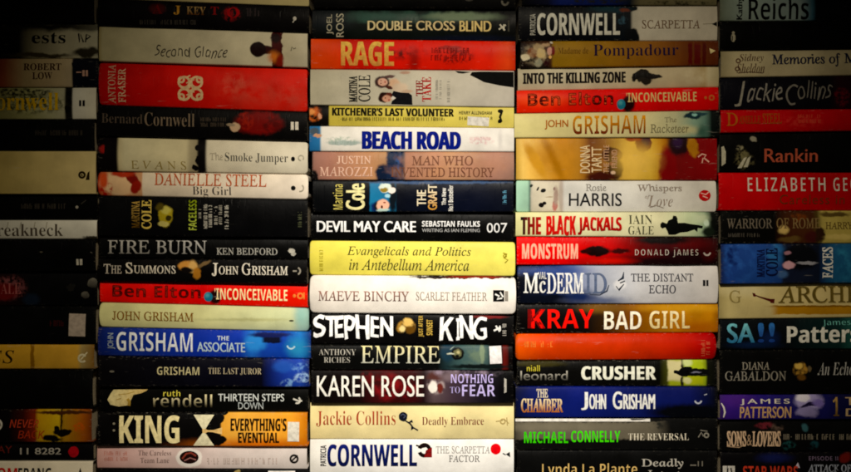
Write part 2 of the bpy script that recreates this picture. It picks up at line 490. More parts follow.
# ------------------------------- first stack, running out of the frame
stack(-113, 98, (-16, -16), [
 ('plain black paperback on top of the dimmest stack', 23, 23, '060505', [], dict(xr=95)),
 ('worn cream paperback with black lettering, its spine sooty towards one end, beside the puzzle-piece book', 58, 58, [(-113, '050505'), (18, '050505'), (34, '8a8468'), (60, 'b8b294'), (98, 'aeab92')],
  [G(45, 26, 70, 4, '16140e', sh='r', soft=.8, warp=3), G(40, 55, 30, 3, '3a321c', soft=.7, warp=4), G(88, 52, 16, 4, '2a2618', soft=.6, warp=4),  # darker top and bottom edges over a ramp that starts black
   T('ests', 'se', 31, 32, 65, 43, '050505', al='LEFT'), P(stroke([(78, 33), (79, 42), (80, 34), (83, 42)], 1.6), '101010'), P(stroke([(85, 42), (86, 34), (90, 36), (86, 39)], 1.5), '101010')], dict(xr=97)),
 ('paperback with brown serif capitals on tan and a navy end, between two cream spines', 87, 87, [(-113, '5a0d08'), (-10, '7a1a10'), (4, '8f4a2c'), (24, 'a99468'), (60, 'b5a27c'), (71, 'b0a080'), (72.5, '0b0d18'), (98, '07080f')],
  [G(76, 73, 3, 9, '0b0d18', sh='r', warp=4, soft=.2), T('ROBERT', 'se', 23, 63, 61, 70, '301408', A), T('LOW', 'se', 32, 72, 52, 79, '301408', A),
   P([box(76, 71.5, 81, 72.7), box(82, 70, 84.4, 76), box(85.4, 70, 87.6, 76)], 'b08a78')], {}),
 ('paperback with tall gold lettering on mottled green and a white end panel', 119, 119, [(-113, '3a3a20'), (0, '8f8c58'), (30, '9a9a68'), (63, 'a8a688'), (65, '15140c'), (71, '15140c'), (72.5, 'c4c2b4'), (97, 'c0bca8')],
  [G(20, 92, 30, 4, '1c1c10', nz=300), G(30, 103, 34, 10, '34361c', nz=260, soft=.6),
   T('Cornwell', 'se', -18, 92, 58, 110, 'c8a21c', A), P([ell(68, 93, 2.6, 3, jit=.3), ell(69, 101, 2.2, 4, jit=.3), ell(67, 109, 3, 4, jit=.3)], '0a0a06'), P([box(78.5, 100, 80.8, 106), box(82, 100, 84.4, 106)], '101010')], dict(xr=96)),
 ('black paperback with faint grey lettering above the plain tan spine', 151, 151, BK, [scr(36, 129.5, 84, 136.5, '2c2822', 1)], dict(xr=95)),
 ('thick tan hardback, its bare spine marked only by a small black emblem', 194, 194, [(-113, 'a08a48'), (0, 'b09c5c'), (96, 'bcab78')],
  [P([ring(82.5, 175, 1.6, 3.8), ring(82.5, 175, 0, 1, 0, 300)], '241c08'), P([(86, 180), (90, 180), (90, 171), (88, 173)], '241c08')], dict(xr=96, hard=True, bulge=.0015, edge=1.0)),
 ('slim black paperback with dim lettering and a white dot, between tan and white spines', 220, 220, '050505', [scr(20, 202.6, 67, 209.6, '322e28', 1), P(ell(76, 207, 1.5, 1.5), '8f8b80'), P(stroke([(80, 204), (85, 200)], 1), '2e2b26')], dict(xr=97)),
 ('slim white paperback with grey-brown serif lettering cut by the frame', 239, 239, [(-113, 'b8b6a8'), (97, 'c8c6ba')],
  [T('Breakneck', 'se', -14, 224, 63, 236, '453c30', off=-.01), G(92, 238, 9, 2, '302c24', soft=.5), P([stroke([(x, 222), (x - 1, 229)], .8) for x in (8, 21, 35, 47)], '8d8878', SU)], dict(xr=97, edge=1.2)),
 ('black paperback with a small white publisher mark, just under the slim white spine', 271, 271, BK, [P([box(77, 259, 79.3, 265), box(80.4, 259, 83, 265)], 'a8a498'), P(ell(42, 252, 1.6, .8), '4a463c'), P(stroke([(91, 252), (93, 253)], .8), '55514a')], dict(xr=97)),
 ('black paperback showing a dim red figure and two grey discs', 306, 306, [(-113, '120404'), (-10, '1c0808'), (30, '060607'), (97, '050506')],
  [G(8, 288, 16, 11, '6a3a3c', nz=220, soft=.5, warp=3), G(4, 292, 14, 8, '5a0f0f', soft=.5, warp=3), G(30, 300, 8, 6, '0e1826', soft=.7), T('ALE', 'se', 0, 283, 20, 294, '8d4a48', off=-.01),
   P(ell(92, 283, 5.5, 5, jit=.1), '605d54', k2='2a2924'), P(ell(84.5, 295, 4, 3.6, jit=.1), '55524a', k2='302e2a'), P(ell(70, 288, 4, 5, jit=.3), '151412')], dict(xr=97)),
 ('black paperback with a white price sticker, above the yellow-tan spine', 344, 344, BK, [scr(51, 319, 67, 327, '2c0a0a', 1), K(70, 313.5, 86.5, 336, '94887c', .03)], dict(xr=97)),
 ('yellow-tan paperback with a big black S and a pale emblem', 369, 369, [(-113, 'a87c22'), (20, 'b48a2e'), (78, 'b58b34'), (82, '8d7a4a'), (95, '6a4a1a')],
  [G(33, 357, 2, 14, '7a5410', sh='r', soft=.6), T('SS', 'it', -9, 350, 15, 363, '1a1206'), P([ring(83, 358, 2.6, 4.6, 40, 330), stroke([(80, 361), (88, 352)], 1.2)], 'b8b090')], dict(xr=95)),
 ('wide plain black hardback under the yellow-tan spine', 409, 409, '050505', [], dict(xr=93, hard=True)),
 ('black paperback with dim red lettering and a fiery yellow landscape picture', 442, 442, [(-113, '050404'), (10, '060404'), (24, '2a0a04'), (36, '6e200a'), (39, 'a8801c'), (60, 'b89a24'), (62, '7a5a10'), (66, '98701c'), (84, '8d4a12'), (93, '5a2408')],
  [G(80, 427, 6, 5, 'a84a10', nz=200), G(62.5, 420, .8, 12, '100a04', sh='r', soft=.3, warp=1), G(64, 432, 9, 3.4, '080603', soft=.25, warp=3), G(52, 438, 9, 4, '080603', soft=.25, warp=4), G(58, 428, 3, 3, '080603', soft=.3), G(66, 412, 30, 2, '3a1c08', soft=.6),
   T('NEVER', 'si', 11, 419, 40, 427, 'a83a24'), T('GO', 'si', -12, 419, -2, 427, 'a83a24'), T('BACK', 'si', 19, 430, 46, 438, '9a3018', 'title'), P(ring(-2, 424, 4, 6, -70, 70), 'c0bcb0')], dict(xr=93)),
 ('slim black paperback with white digits and a red disc', 461, 461, '060506', [T('11 8282', 'ss', 20, 448, 61, 454.5, '98948c', off=.02), T('DAY', 'ss', -10, 446, 12, 453, '5a1c14', A), P(ell(73.5, 452, 5.2, 5.6, jit=.04), '98101a')], dict(xr=94)),
 ('white paperback with bold red and black capitals, lowest of the dimmest stack', BASE, BASE, [(-113, 'c8c0ac'), (94, 'd0c8b4')],
  [T('BOOM', 'sb', -20, 467.5, 18, 479, 'b01810'), T('ERANG', 'sb', 19, 467.5, 52, 479, '101010'), P([(78, 477), (81, 467), (84, 477)], '151515')], dict(xr=94)),
])

# ------------------------------- second stack
stack(98, 309, (-34, -29), [
 ('cream hardback lying on top of the stack with the red rosette book', -2, 6, [(98, 'b4a878'), (309, 'b8aa7a')], [], dict(xl=101, xr=309, hard=True, bulge=.001, rc=2)),
 ('black paperback with broken red and gold lettering and a white dot', 26, 33, '070506',
  [G(232, 14, 9, 7, '7a0c10', nz=300, soft=.4), G(158, 9, 8, 5, '3a0808', soft=.6), T('A', 'se', 153, 5, 163, 14, '5a1010'), T('J', 'se', 174, 6, 181, 15, 'b08030'), T('KEY', 'se', 187, 7, 206, 15, 'a88a58', k2='5a3818'), T('T', 'se', 211, 7, 219, 15, '7a1414'), T('O', 'se', 227, 8, 240, 18, '9a1418'),
   scr(245, 7, 263, 18, '30282a', 1), scr(140, 19.4, 197, 25.5, '38342f', 1), P([ell(295, 19, 1.8, 2), stroke([(295, 20), (293, 23)], 1)], 'b8b4aa')], dict(xl=98)),
 ('beige paperback with handwritten black title and a dark red puzzle piece', 61, 67.5, [(98, '8a7c48'), (103, 'a8a07c'), (200, 'b8b094'), (270, 'c4bca2'), (273, 'b8ae92'), (309, 'c4bda6')],
  [G(277, 50, 5.2, 19, '3c0a0a', sh='r', soft=.18, warp=2.0), G(265, 50, 10, 4.5, '2a0808', soft=.3, warp=1), G(258, 49.5, 8, 7.6, '160606', soft=.15, warp=.5), G(274, 57, 5, 5, 'c06a28', soft=.8), G(280, 61, 4, 6, '7a1c10', soft=.7), G(276, 38, 5, 5, '1a0606', soft=.5),
   T('Second Glance', 'si', 155, 46.5, 228, 57, '2c2620', wob=.7, off=-.004), P(stroke([(291, 51), (292, 47), (294, 49), (296, 48)], 1), '6a6454')], dict(xl=99)),
 ('thick red hardback with upright cream lettering and a curled cream rosette', 104.5, 111.5, [(98, 'a01010'), (180, 'c41a14'), (309, 'd42a20')],
  [G(260, 92, 36, 12, 'c8382c', nz=60, soft=.8), G(235, 85, 14, 10, 'd04a3a', nz=90, soft=.8), G(290, 96, 12, 10, 'cf4034', nz=60, soft=.8), T('ANTONIA', 'sr', 107.5, 64, 115, 103, 'c0987c', A, v=1, sk=.0001, off=.01), T('FRASER', 'sr', 117.5, 68, 125, 102, 'd0b08e', A, v=1, sk=.0001, off=.01),
   P([ring(190 + 6.2 * sx, 88 + 6 * sy, 4.2, 6.6, n=18) for sx in (-1, 1) for sy in (-1, 1)] + [ring(190 + 9 * sx, 88 + 8.5 * sy, 1.5, 3.6, n=14) for sx in (-1, 1) for sy in (-1, 1)] + [ring(190, 88, 1.5, 4, n=14)] + [stroke([(190, 75 + 3 * i), (186 + (i % 2) * 8, 77 + 3 * i)], 1.4) for i in range(8)], 'd4b48a')], dict(xl=98, xr=307.5, hard=True, rc=3)),
 ('black paperback with grey serif lettering that shrinks away and a dim red crest', 136, 141, '070606',
  [G(259, 123, 23, 11.5, '6a0d0a', soft=.4, warp=2.5), G(246, 121, 8, 9, '8a1c10', nz=200), G(272, 124, 9, 8, '4a0806', nz=150), G(235, 127, 5, 4.5, 'b89a7c', soft=.3), G(231, 125, 4, 2, '8a7a64', soft=.4),
   T('Bernard', 'se', 102, 114, 143, 123.5, '4c4238', A, off=-.011), T('Cornwell', 'se', 145, 113, 195, 126.5, '6e6050', A, off=-.011), scr(197, 117, 231, 127.5, '3c342c', 2), P([box(291, 122, 294, 130), box(295.4, 122, 298.6, 130)], 'd0cabc')], dict(xl=98)),
 ('hardback with two cream panels on black, one with a thin gold outlined name', 171, 174, [(98, '0a0606'), (116.5, '0a0607'), (119, 'bdb28c'), (125, 'c8c09c'), (186, 'c6bc98'), (190, 'a49a7c'), (196.5, '968c70'), (198, '0a0808'), (205, '0a0808'), (207.5, 'cec6b0'), (309, 'd8d0bc')],
  [G(104, 149, 5, 4, '8d1c18', soft=.6), G(197, 147, 3, 3, '0a0808', warp=3, soft=.2), G(200, 160, 5, 5, '0a0808', warp=3, soft=.2), G(194, 168, 4, 3, '0a0808', warp=3, soft=.2), G(110, 155, 5.6, 30, '0a0607', sh='r', soft=.1),
   T('E V A N S', 'sr', 131, 161, 186, 169, '8a7638', A, off=-.006), T('The', 'sr', 210, 152.5, 223, 160, 'a49c8a', off=.01), T('Smoke Jumper', 'se', 225, 153, 288, 164, '4c4a44', off=-.012),
   P(ell(293, 159, 2, 2.4), '101010'), P(ring(301, 158, 2, 3.2, 90, 400), 'a8a290')], dict(hard=True, bulge=.003, rc=4, xl=98)),
 ('white hardback with orange-red serif capitals and a red-haired cover picture', 195.5, 199.5, [(98, 'a03418'), (106, 'c07448'), (141, 'c09068'), (142, 'd8cab4'), (309, 'e2d6c6')],
  [G(119, 183, 19, 13, 'd8b48a', soft=.3), G(105, 190, 7, 8, 'a01c0c', nz=200, soft=.4), G(131, 178, 5, 11, '74140c', ang=40, soft=.3), G(135, 187, 5, 7, '8a1c10', ang=-30, soft=.3), G(122, 173, 12, 4, 'a8341c', soft=.4), G(103, 180, 4, 8, 'c04a24', soft=.5),
   T('DANIELLE STEEL', 'sr', 154, 173.5, 266, 186, 'b0552e', A, off=.008), T('Big Girl', 'se', 192, 186.5, 231, 197, '4a4440', off=-.015), P(ell(293, 188, 2.4, 2.4), '101010'), P(ring(300, 188, 2.6, 4, -60, 110), 'a49c8c')], dict(xl=97, hard=True, bulge=.002, rc=4)),
 ('thick black paperback with upright gold name, small yellow photo and fine white list', 236, 237.5, '060607',
  [G(166, 216, 7, 10, '9a8a24', soft=.3, warp=2), G(166, 210, 5, 4, 'b0a850', soft=.5), G(169, 218, 3, 3, '30280a', soft=.4), G(164, 224, 6, 2.4, 'b4aa60', soft=.4), G(160, 207, 4, 4, '4a4010', soft=.6),
   T('MARTINA', 'sr', 132, 201, 140, 228, 'b09048', A, v=1, k2='5a4010', off=.02), T('COLE', 'sr', 142, 200, 152, 229, 'c8b058', A, v=1, off=.03), T('FACELESS', 'sb', 189, 200, 197, 230, '7a8a1c', v=1, k2='a8b84a'),
   scr(198.5, 209, 202, 219, '9a968a', 1, 1), scr(203.5, 201, 213, 230.5, 'a8a498', 2, 1), scr(214, 203, 223, 227, '9a968a', 2, 1), scr(224.5, 203, 229.5, 229, 'b0aca0', 1, 1), scr(297.5, 210, 302.5, 227, '4a4e38', 1, 1)], {}),
 ('black paperback with thin worn silver capitals, above the one with a gold crescent', 258.5, 259, '060606',
  [T('FIRE BURN', 'sr', 107, 240.5, 206, 254, 'aaa8a4', k2='868480', off=.004), T('KEN BEDFORD', 'sr', 216, 248, 277, 255, 'a4a29a', A, off=.008), P([ell(291, 251, 3.4, 2.6, jit=.15), ell(293, 254, 2.4, 2, jit=.2)], 'b0aca0')], {}),
 ('black paperback with cream small capitals around a curved gold shape', 281, 284.5, '060505',
  [G(187, 266, 9, 5, 'b8803a', soft=.35, warp=1.5), G(193, 267, 5, 6, 'c09858', soft=.5), G(197, 273, 4, 6, 'a06a24', soft=.4), G(204, 264, 7, 2, '6a5434', ang=25, soft=.5), G(187, 270, 6, 3, '0a0605', soft=.5),
   T('T', 'sr', 104, 264, 111, 273.5, 'b8b0a4', off=.01), T('HE', 'sr', 111.5, 265.5, 122, 273.5, 'b0a89c', off=.01), T('S', 'sr', 126, 262.5, 133, 273.5, 'd0c8b8', off=.01), T('UMMONS', 'sr', 134, 265.5, 176, 273.5, 'ccc4b4', off=.01),
   T('J', 'sr', 212, 263, 218, 276, 'd8d0c0', A, off=.01), T('OHN', 'sr', 219, 266, 238.5, 274.5, 'd4ccbc', A, off=.012), T('G', 'sr', 242, 263, 251, 275, 'd8d0c0', A, off=.01), T('RISHAM', 'sr', 252, 266, 288, 275, 'd4ccbc', A, off=.012), P([stroke([(293, 271), (297, 271)], 1.4), ring(297, 271, 2.6, 4.2, -70, 70, 10)], '8a8478')], {}),
 ('red paperback with dark outlined name, blue ball and cream capitals, below the gold crescent book', 302.5, 308, [(98, 'dc1c14'), (200, 'd01410'), (309, 'dc2216')],
  [G(214, 297, 6.5, 7, '1c0404', soft=.4), G(207.5, 297, 4.4, 4.8, '1c6c88', soft=.15, warp=.3), G(206.5, 295.5, 2, 2, '4a94a0', soft=.8, warp=0),
   T('Ben Elton', 'sb', 111.5, 285.5, 200, 297.5, '4a0806', A), T('Ben Elton', 'sb', 112.2, 286.3, 199.3, 296.8, '8a2018', A, off=-.028), T("'INCONCEIVABLE", 'sb', 214, 289, 287, 300.5, 'ecd8a4', off=-.006), P([ell(294, 296, 1.6, 1.8), ring(300, 296, 1.6, 3.4), box(303, 292.5, 304.4, 299.5)], 'd87838')], dict(xl=99)),
 ('pale green-cream hardback with brown serif capitals and rounded ends', 327.5, 332, [(98, 'c8c68e'), (200, 'c2c08a'), (290, 'bcc298'), (300, '98b0a0'), (309, '7a9a90')],
  [G(240, 320, 40, 1.6, 'a8a878', soft=.8), T('JOHN GRISHAM', 'sr', 111.5, 312, 193, 321, '7a5218', A, off=.012), P([ell(291, 321, 2.4, .9)], '3a3a2c'), G(301, 315, 5, 12, '8ab0a4', soft=.8)], dict(xl=98, hard=True, bulge=.002, rc=4)),
 ('royal blue paperback with tall white capitals and glowing blue end', 356, 359, [(98, '0c1a58'), (120, '122878'), (200, '102a90'), (240, '123098'), (252, '2060b8'), (262, '143a98'), (285, '123a9c'), (300, '1c68b0'), (311, '0c1c60')],
  [G(255, 343, 10, 8, '2a7ac4', soft=.7, warp=3), G(297, 348, 10, 8, '2a80b0', soft=.8, warp=3), G(272, 340, 9, 3, '060a20', sh='r', soft=.4), G(270, 335, 20, 2.6, '08124a', soft=.6), T('JOHN', 'ss', 107.5, 333, 115, 349, '8a98a8', A, v=1, off=.015), T('GRISHAM', 'sb', 116.5, 332.5, 192.5, 351.5, 'd4d8dc', A, off=-.012), T('THE', 'sb', 217, 336, 229, 340.5, 'b8c4cc'), T('ASSOCIATE', 'ss', 197, 342.5, 245, 352, 'a8bcc8', off=.02), P(ring(291, 345, 3, 4.6, 20, 170, 12), 'a8c4d0')], dict(xr=311)),
 ('black paperback with small gold capitals and a cloudy blue end', 386.5, 387, [(98, '070608'), (262, '060612'), (272, '0c1a58'), (284, '142c84'), (300, '1c3c98'), (311, '0a1440')],
  [G(299, 367, 8, 5, '5a80b8', nz=180, soft=.5, warp=4), G(302, 378, 8, 5, '8aa8cc', nz=180, soft=.4, warp=4), G(288, 383, 7, 4, '6a90c0', nz=180, soft=.5, warp=3), G(284, 366, 10, 6, '1c4498', soft=.7),
   T('GRISHAM', 'sb', 158, 366.5, 200, 374.5, 'b8ae84', A, off=-.015), T('THE LAST JUROR', 'se', 209, 367.5, 262, 374.5, 'a89c80', off=-.012), P(ell(113, 371, 2.4, 1), '6a665c')], dict(xr=310)),
 ('black paperback with yellow and cream lower-case name and a pale hand', 412, 412.5, '060605',
  [P([(107, 400), (110, 394), (113, 390), (125, 389.4), (136, 389.2), (147.5, 389.6), (146, 391), (138, 392.2), (141, 393.4), (133, 395), (131, 397.5), (128.5, 405.5), (118, 406.8), (110, 405)], 'd4c690', 'pic', k2='c4a868', ax='x'), P([stroke([(127, 399), (129, 402), (128.4, 406)], 3), stroke([(118, 395), (127, 394), (134, 392)], .7), stroke([(116, 400), (121, 398.6)], .7)], 'a08238', 'pic'),
   T('ruth', 'sb', 163, 390.5, 180, 396.5, 'd8cc54', A, off=-.02), T('rendell', 'sb', 153, 394.5, 212, 407.5, 'e0d4a8', A, k2='3a3424', off=-.02),
   T('THIRTEEN STEPS', 'ss', 218, 394, 284, 401.5, 'c8ccc8', off=.006), T('DOWN', 'ss', 238, 402.5, 263, 409.5, 'b0b8b8'), P([stroke([(293, 399), (298, 401), (302, 401)], 1.6), ring(297, 400.5, 2, 3.8, -60, 120)], 'c4c0b4'), P(stroke([(98, 387), (113, 386.8)], .8), '6a6454', 'orn')], {}),
 ('black paperback with huge cream capitals, hourglass and an orange title panel', 446, 446.5, [(98, '070606'), (214, '070606'), (221, '070606'), (222, 'd89a3c'), (240, 'e0a444'), (290, 'e29a34'), (307, 'c0701c')],
  [G(260, 446, 60, 7, 'c8661a', soft=.8), G(218, 420, 7, 5, '070606', warp=4, soft=.15), G(217, 440, 9, 6, '070606', warp=4, soft=.15), G(224, 414, 4, 3, '070606', warp=4, soft=.15),
   P([[(194, 414.5), (214.5, 414.5), (206, 428.5), (203, 428.5)], [(203, 432.6), (206, 432.6), (214.5, 445.4), (193.5, 445.4)]], 'e0d8b4', 'pic'), P([(203, 428.4), (206, 428.4), (208, 429.6), (214, 429.6), (222.5, 427), (222.5, 434), (213, 431.6), (208, 431.4), (206, 432.7), (203, 432.7)], 'dcb878', 'pic'),
   T('KING', 'sb', 120, 415, 180, 443, 'e8daa4', A, bo=.3), T(':', 'sb', 113.5, 422, 116, 431, '8a8474', N), T("EVERYTHING'S", 'sb', 231, 418, 287, 430.5, '221206', bo=.2), T('EVENTUAL', 'sb', 238.5, 432, 279.5, 442.5, '221206', bo=.2), K(288, 421.5, 299.5, 441, 'd8d2c4', .02)], dict(xr=307.5)),
 ('pale pink paperback with an oval black and red emblem on its faded spine', 469, 470, [(97, 'b89088'), (110, 'c49c98'), (160, 'c4aaa4'), (230, 'c8bab4'), (300, 'c8beb8')],
  [G(189, 458, 13, 9.4, 'e0d8d0', soft=.12), scr(101, 451, 131, 462, 'b4786c', 2), T('The Careless\nTeam Lane', 'se', 138, 450.5, 171, 463, '6a5450', off=-.02),
   P(ell(189, 457.5, 9.6, 6.4), '1a0a08'), P(stroke([(182, 459), (186, 454), (191, 453), (196, 456)], 1.8), '7a3428'), P(stroke([(184, 461), (190, 458), (196, 460)], 1.2), '90605a'), scr(206, 457, 281, 465.5, 'b0a098', 1), P([ring(294, 459, 2.6, 4.6), stroke([(290.5, 462), (297.5, 455.5)], 1.6)], '1a1614')], dict(xl=96.5, xr=307)),
 ('black paperback with a white strip on its spine, lowest beneath the pale pink one', BASE, BASE, BK, [P(box(268, 471, 295, 487), 'd4d0cc', 'panel'), G(237, 472, 3, 1.4, '8a7a4a'), G(150, 490, 30, 8, '0a0806')], {}),
])

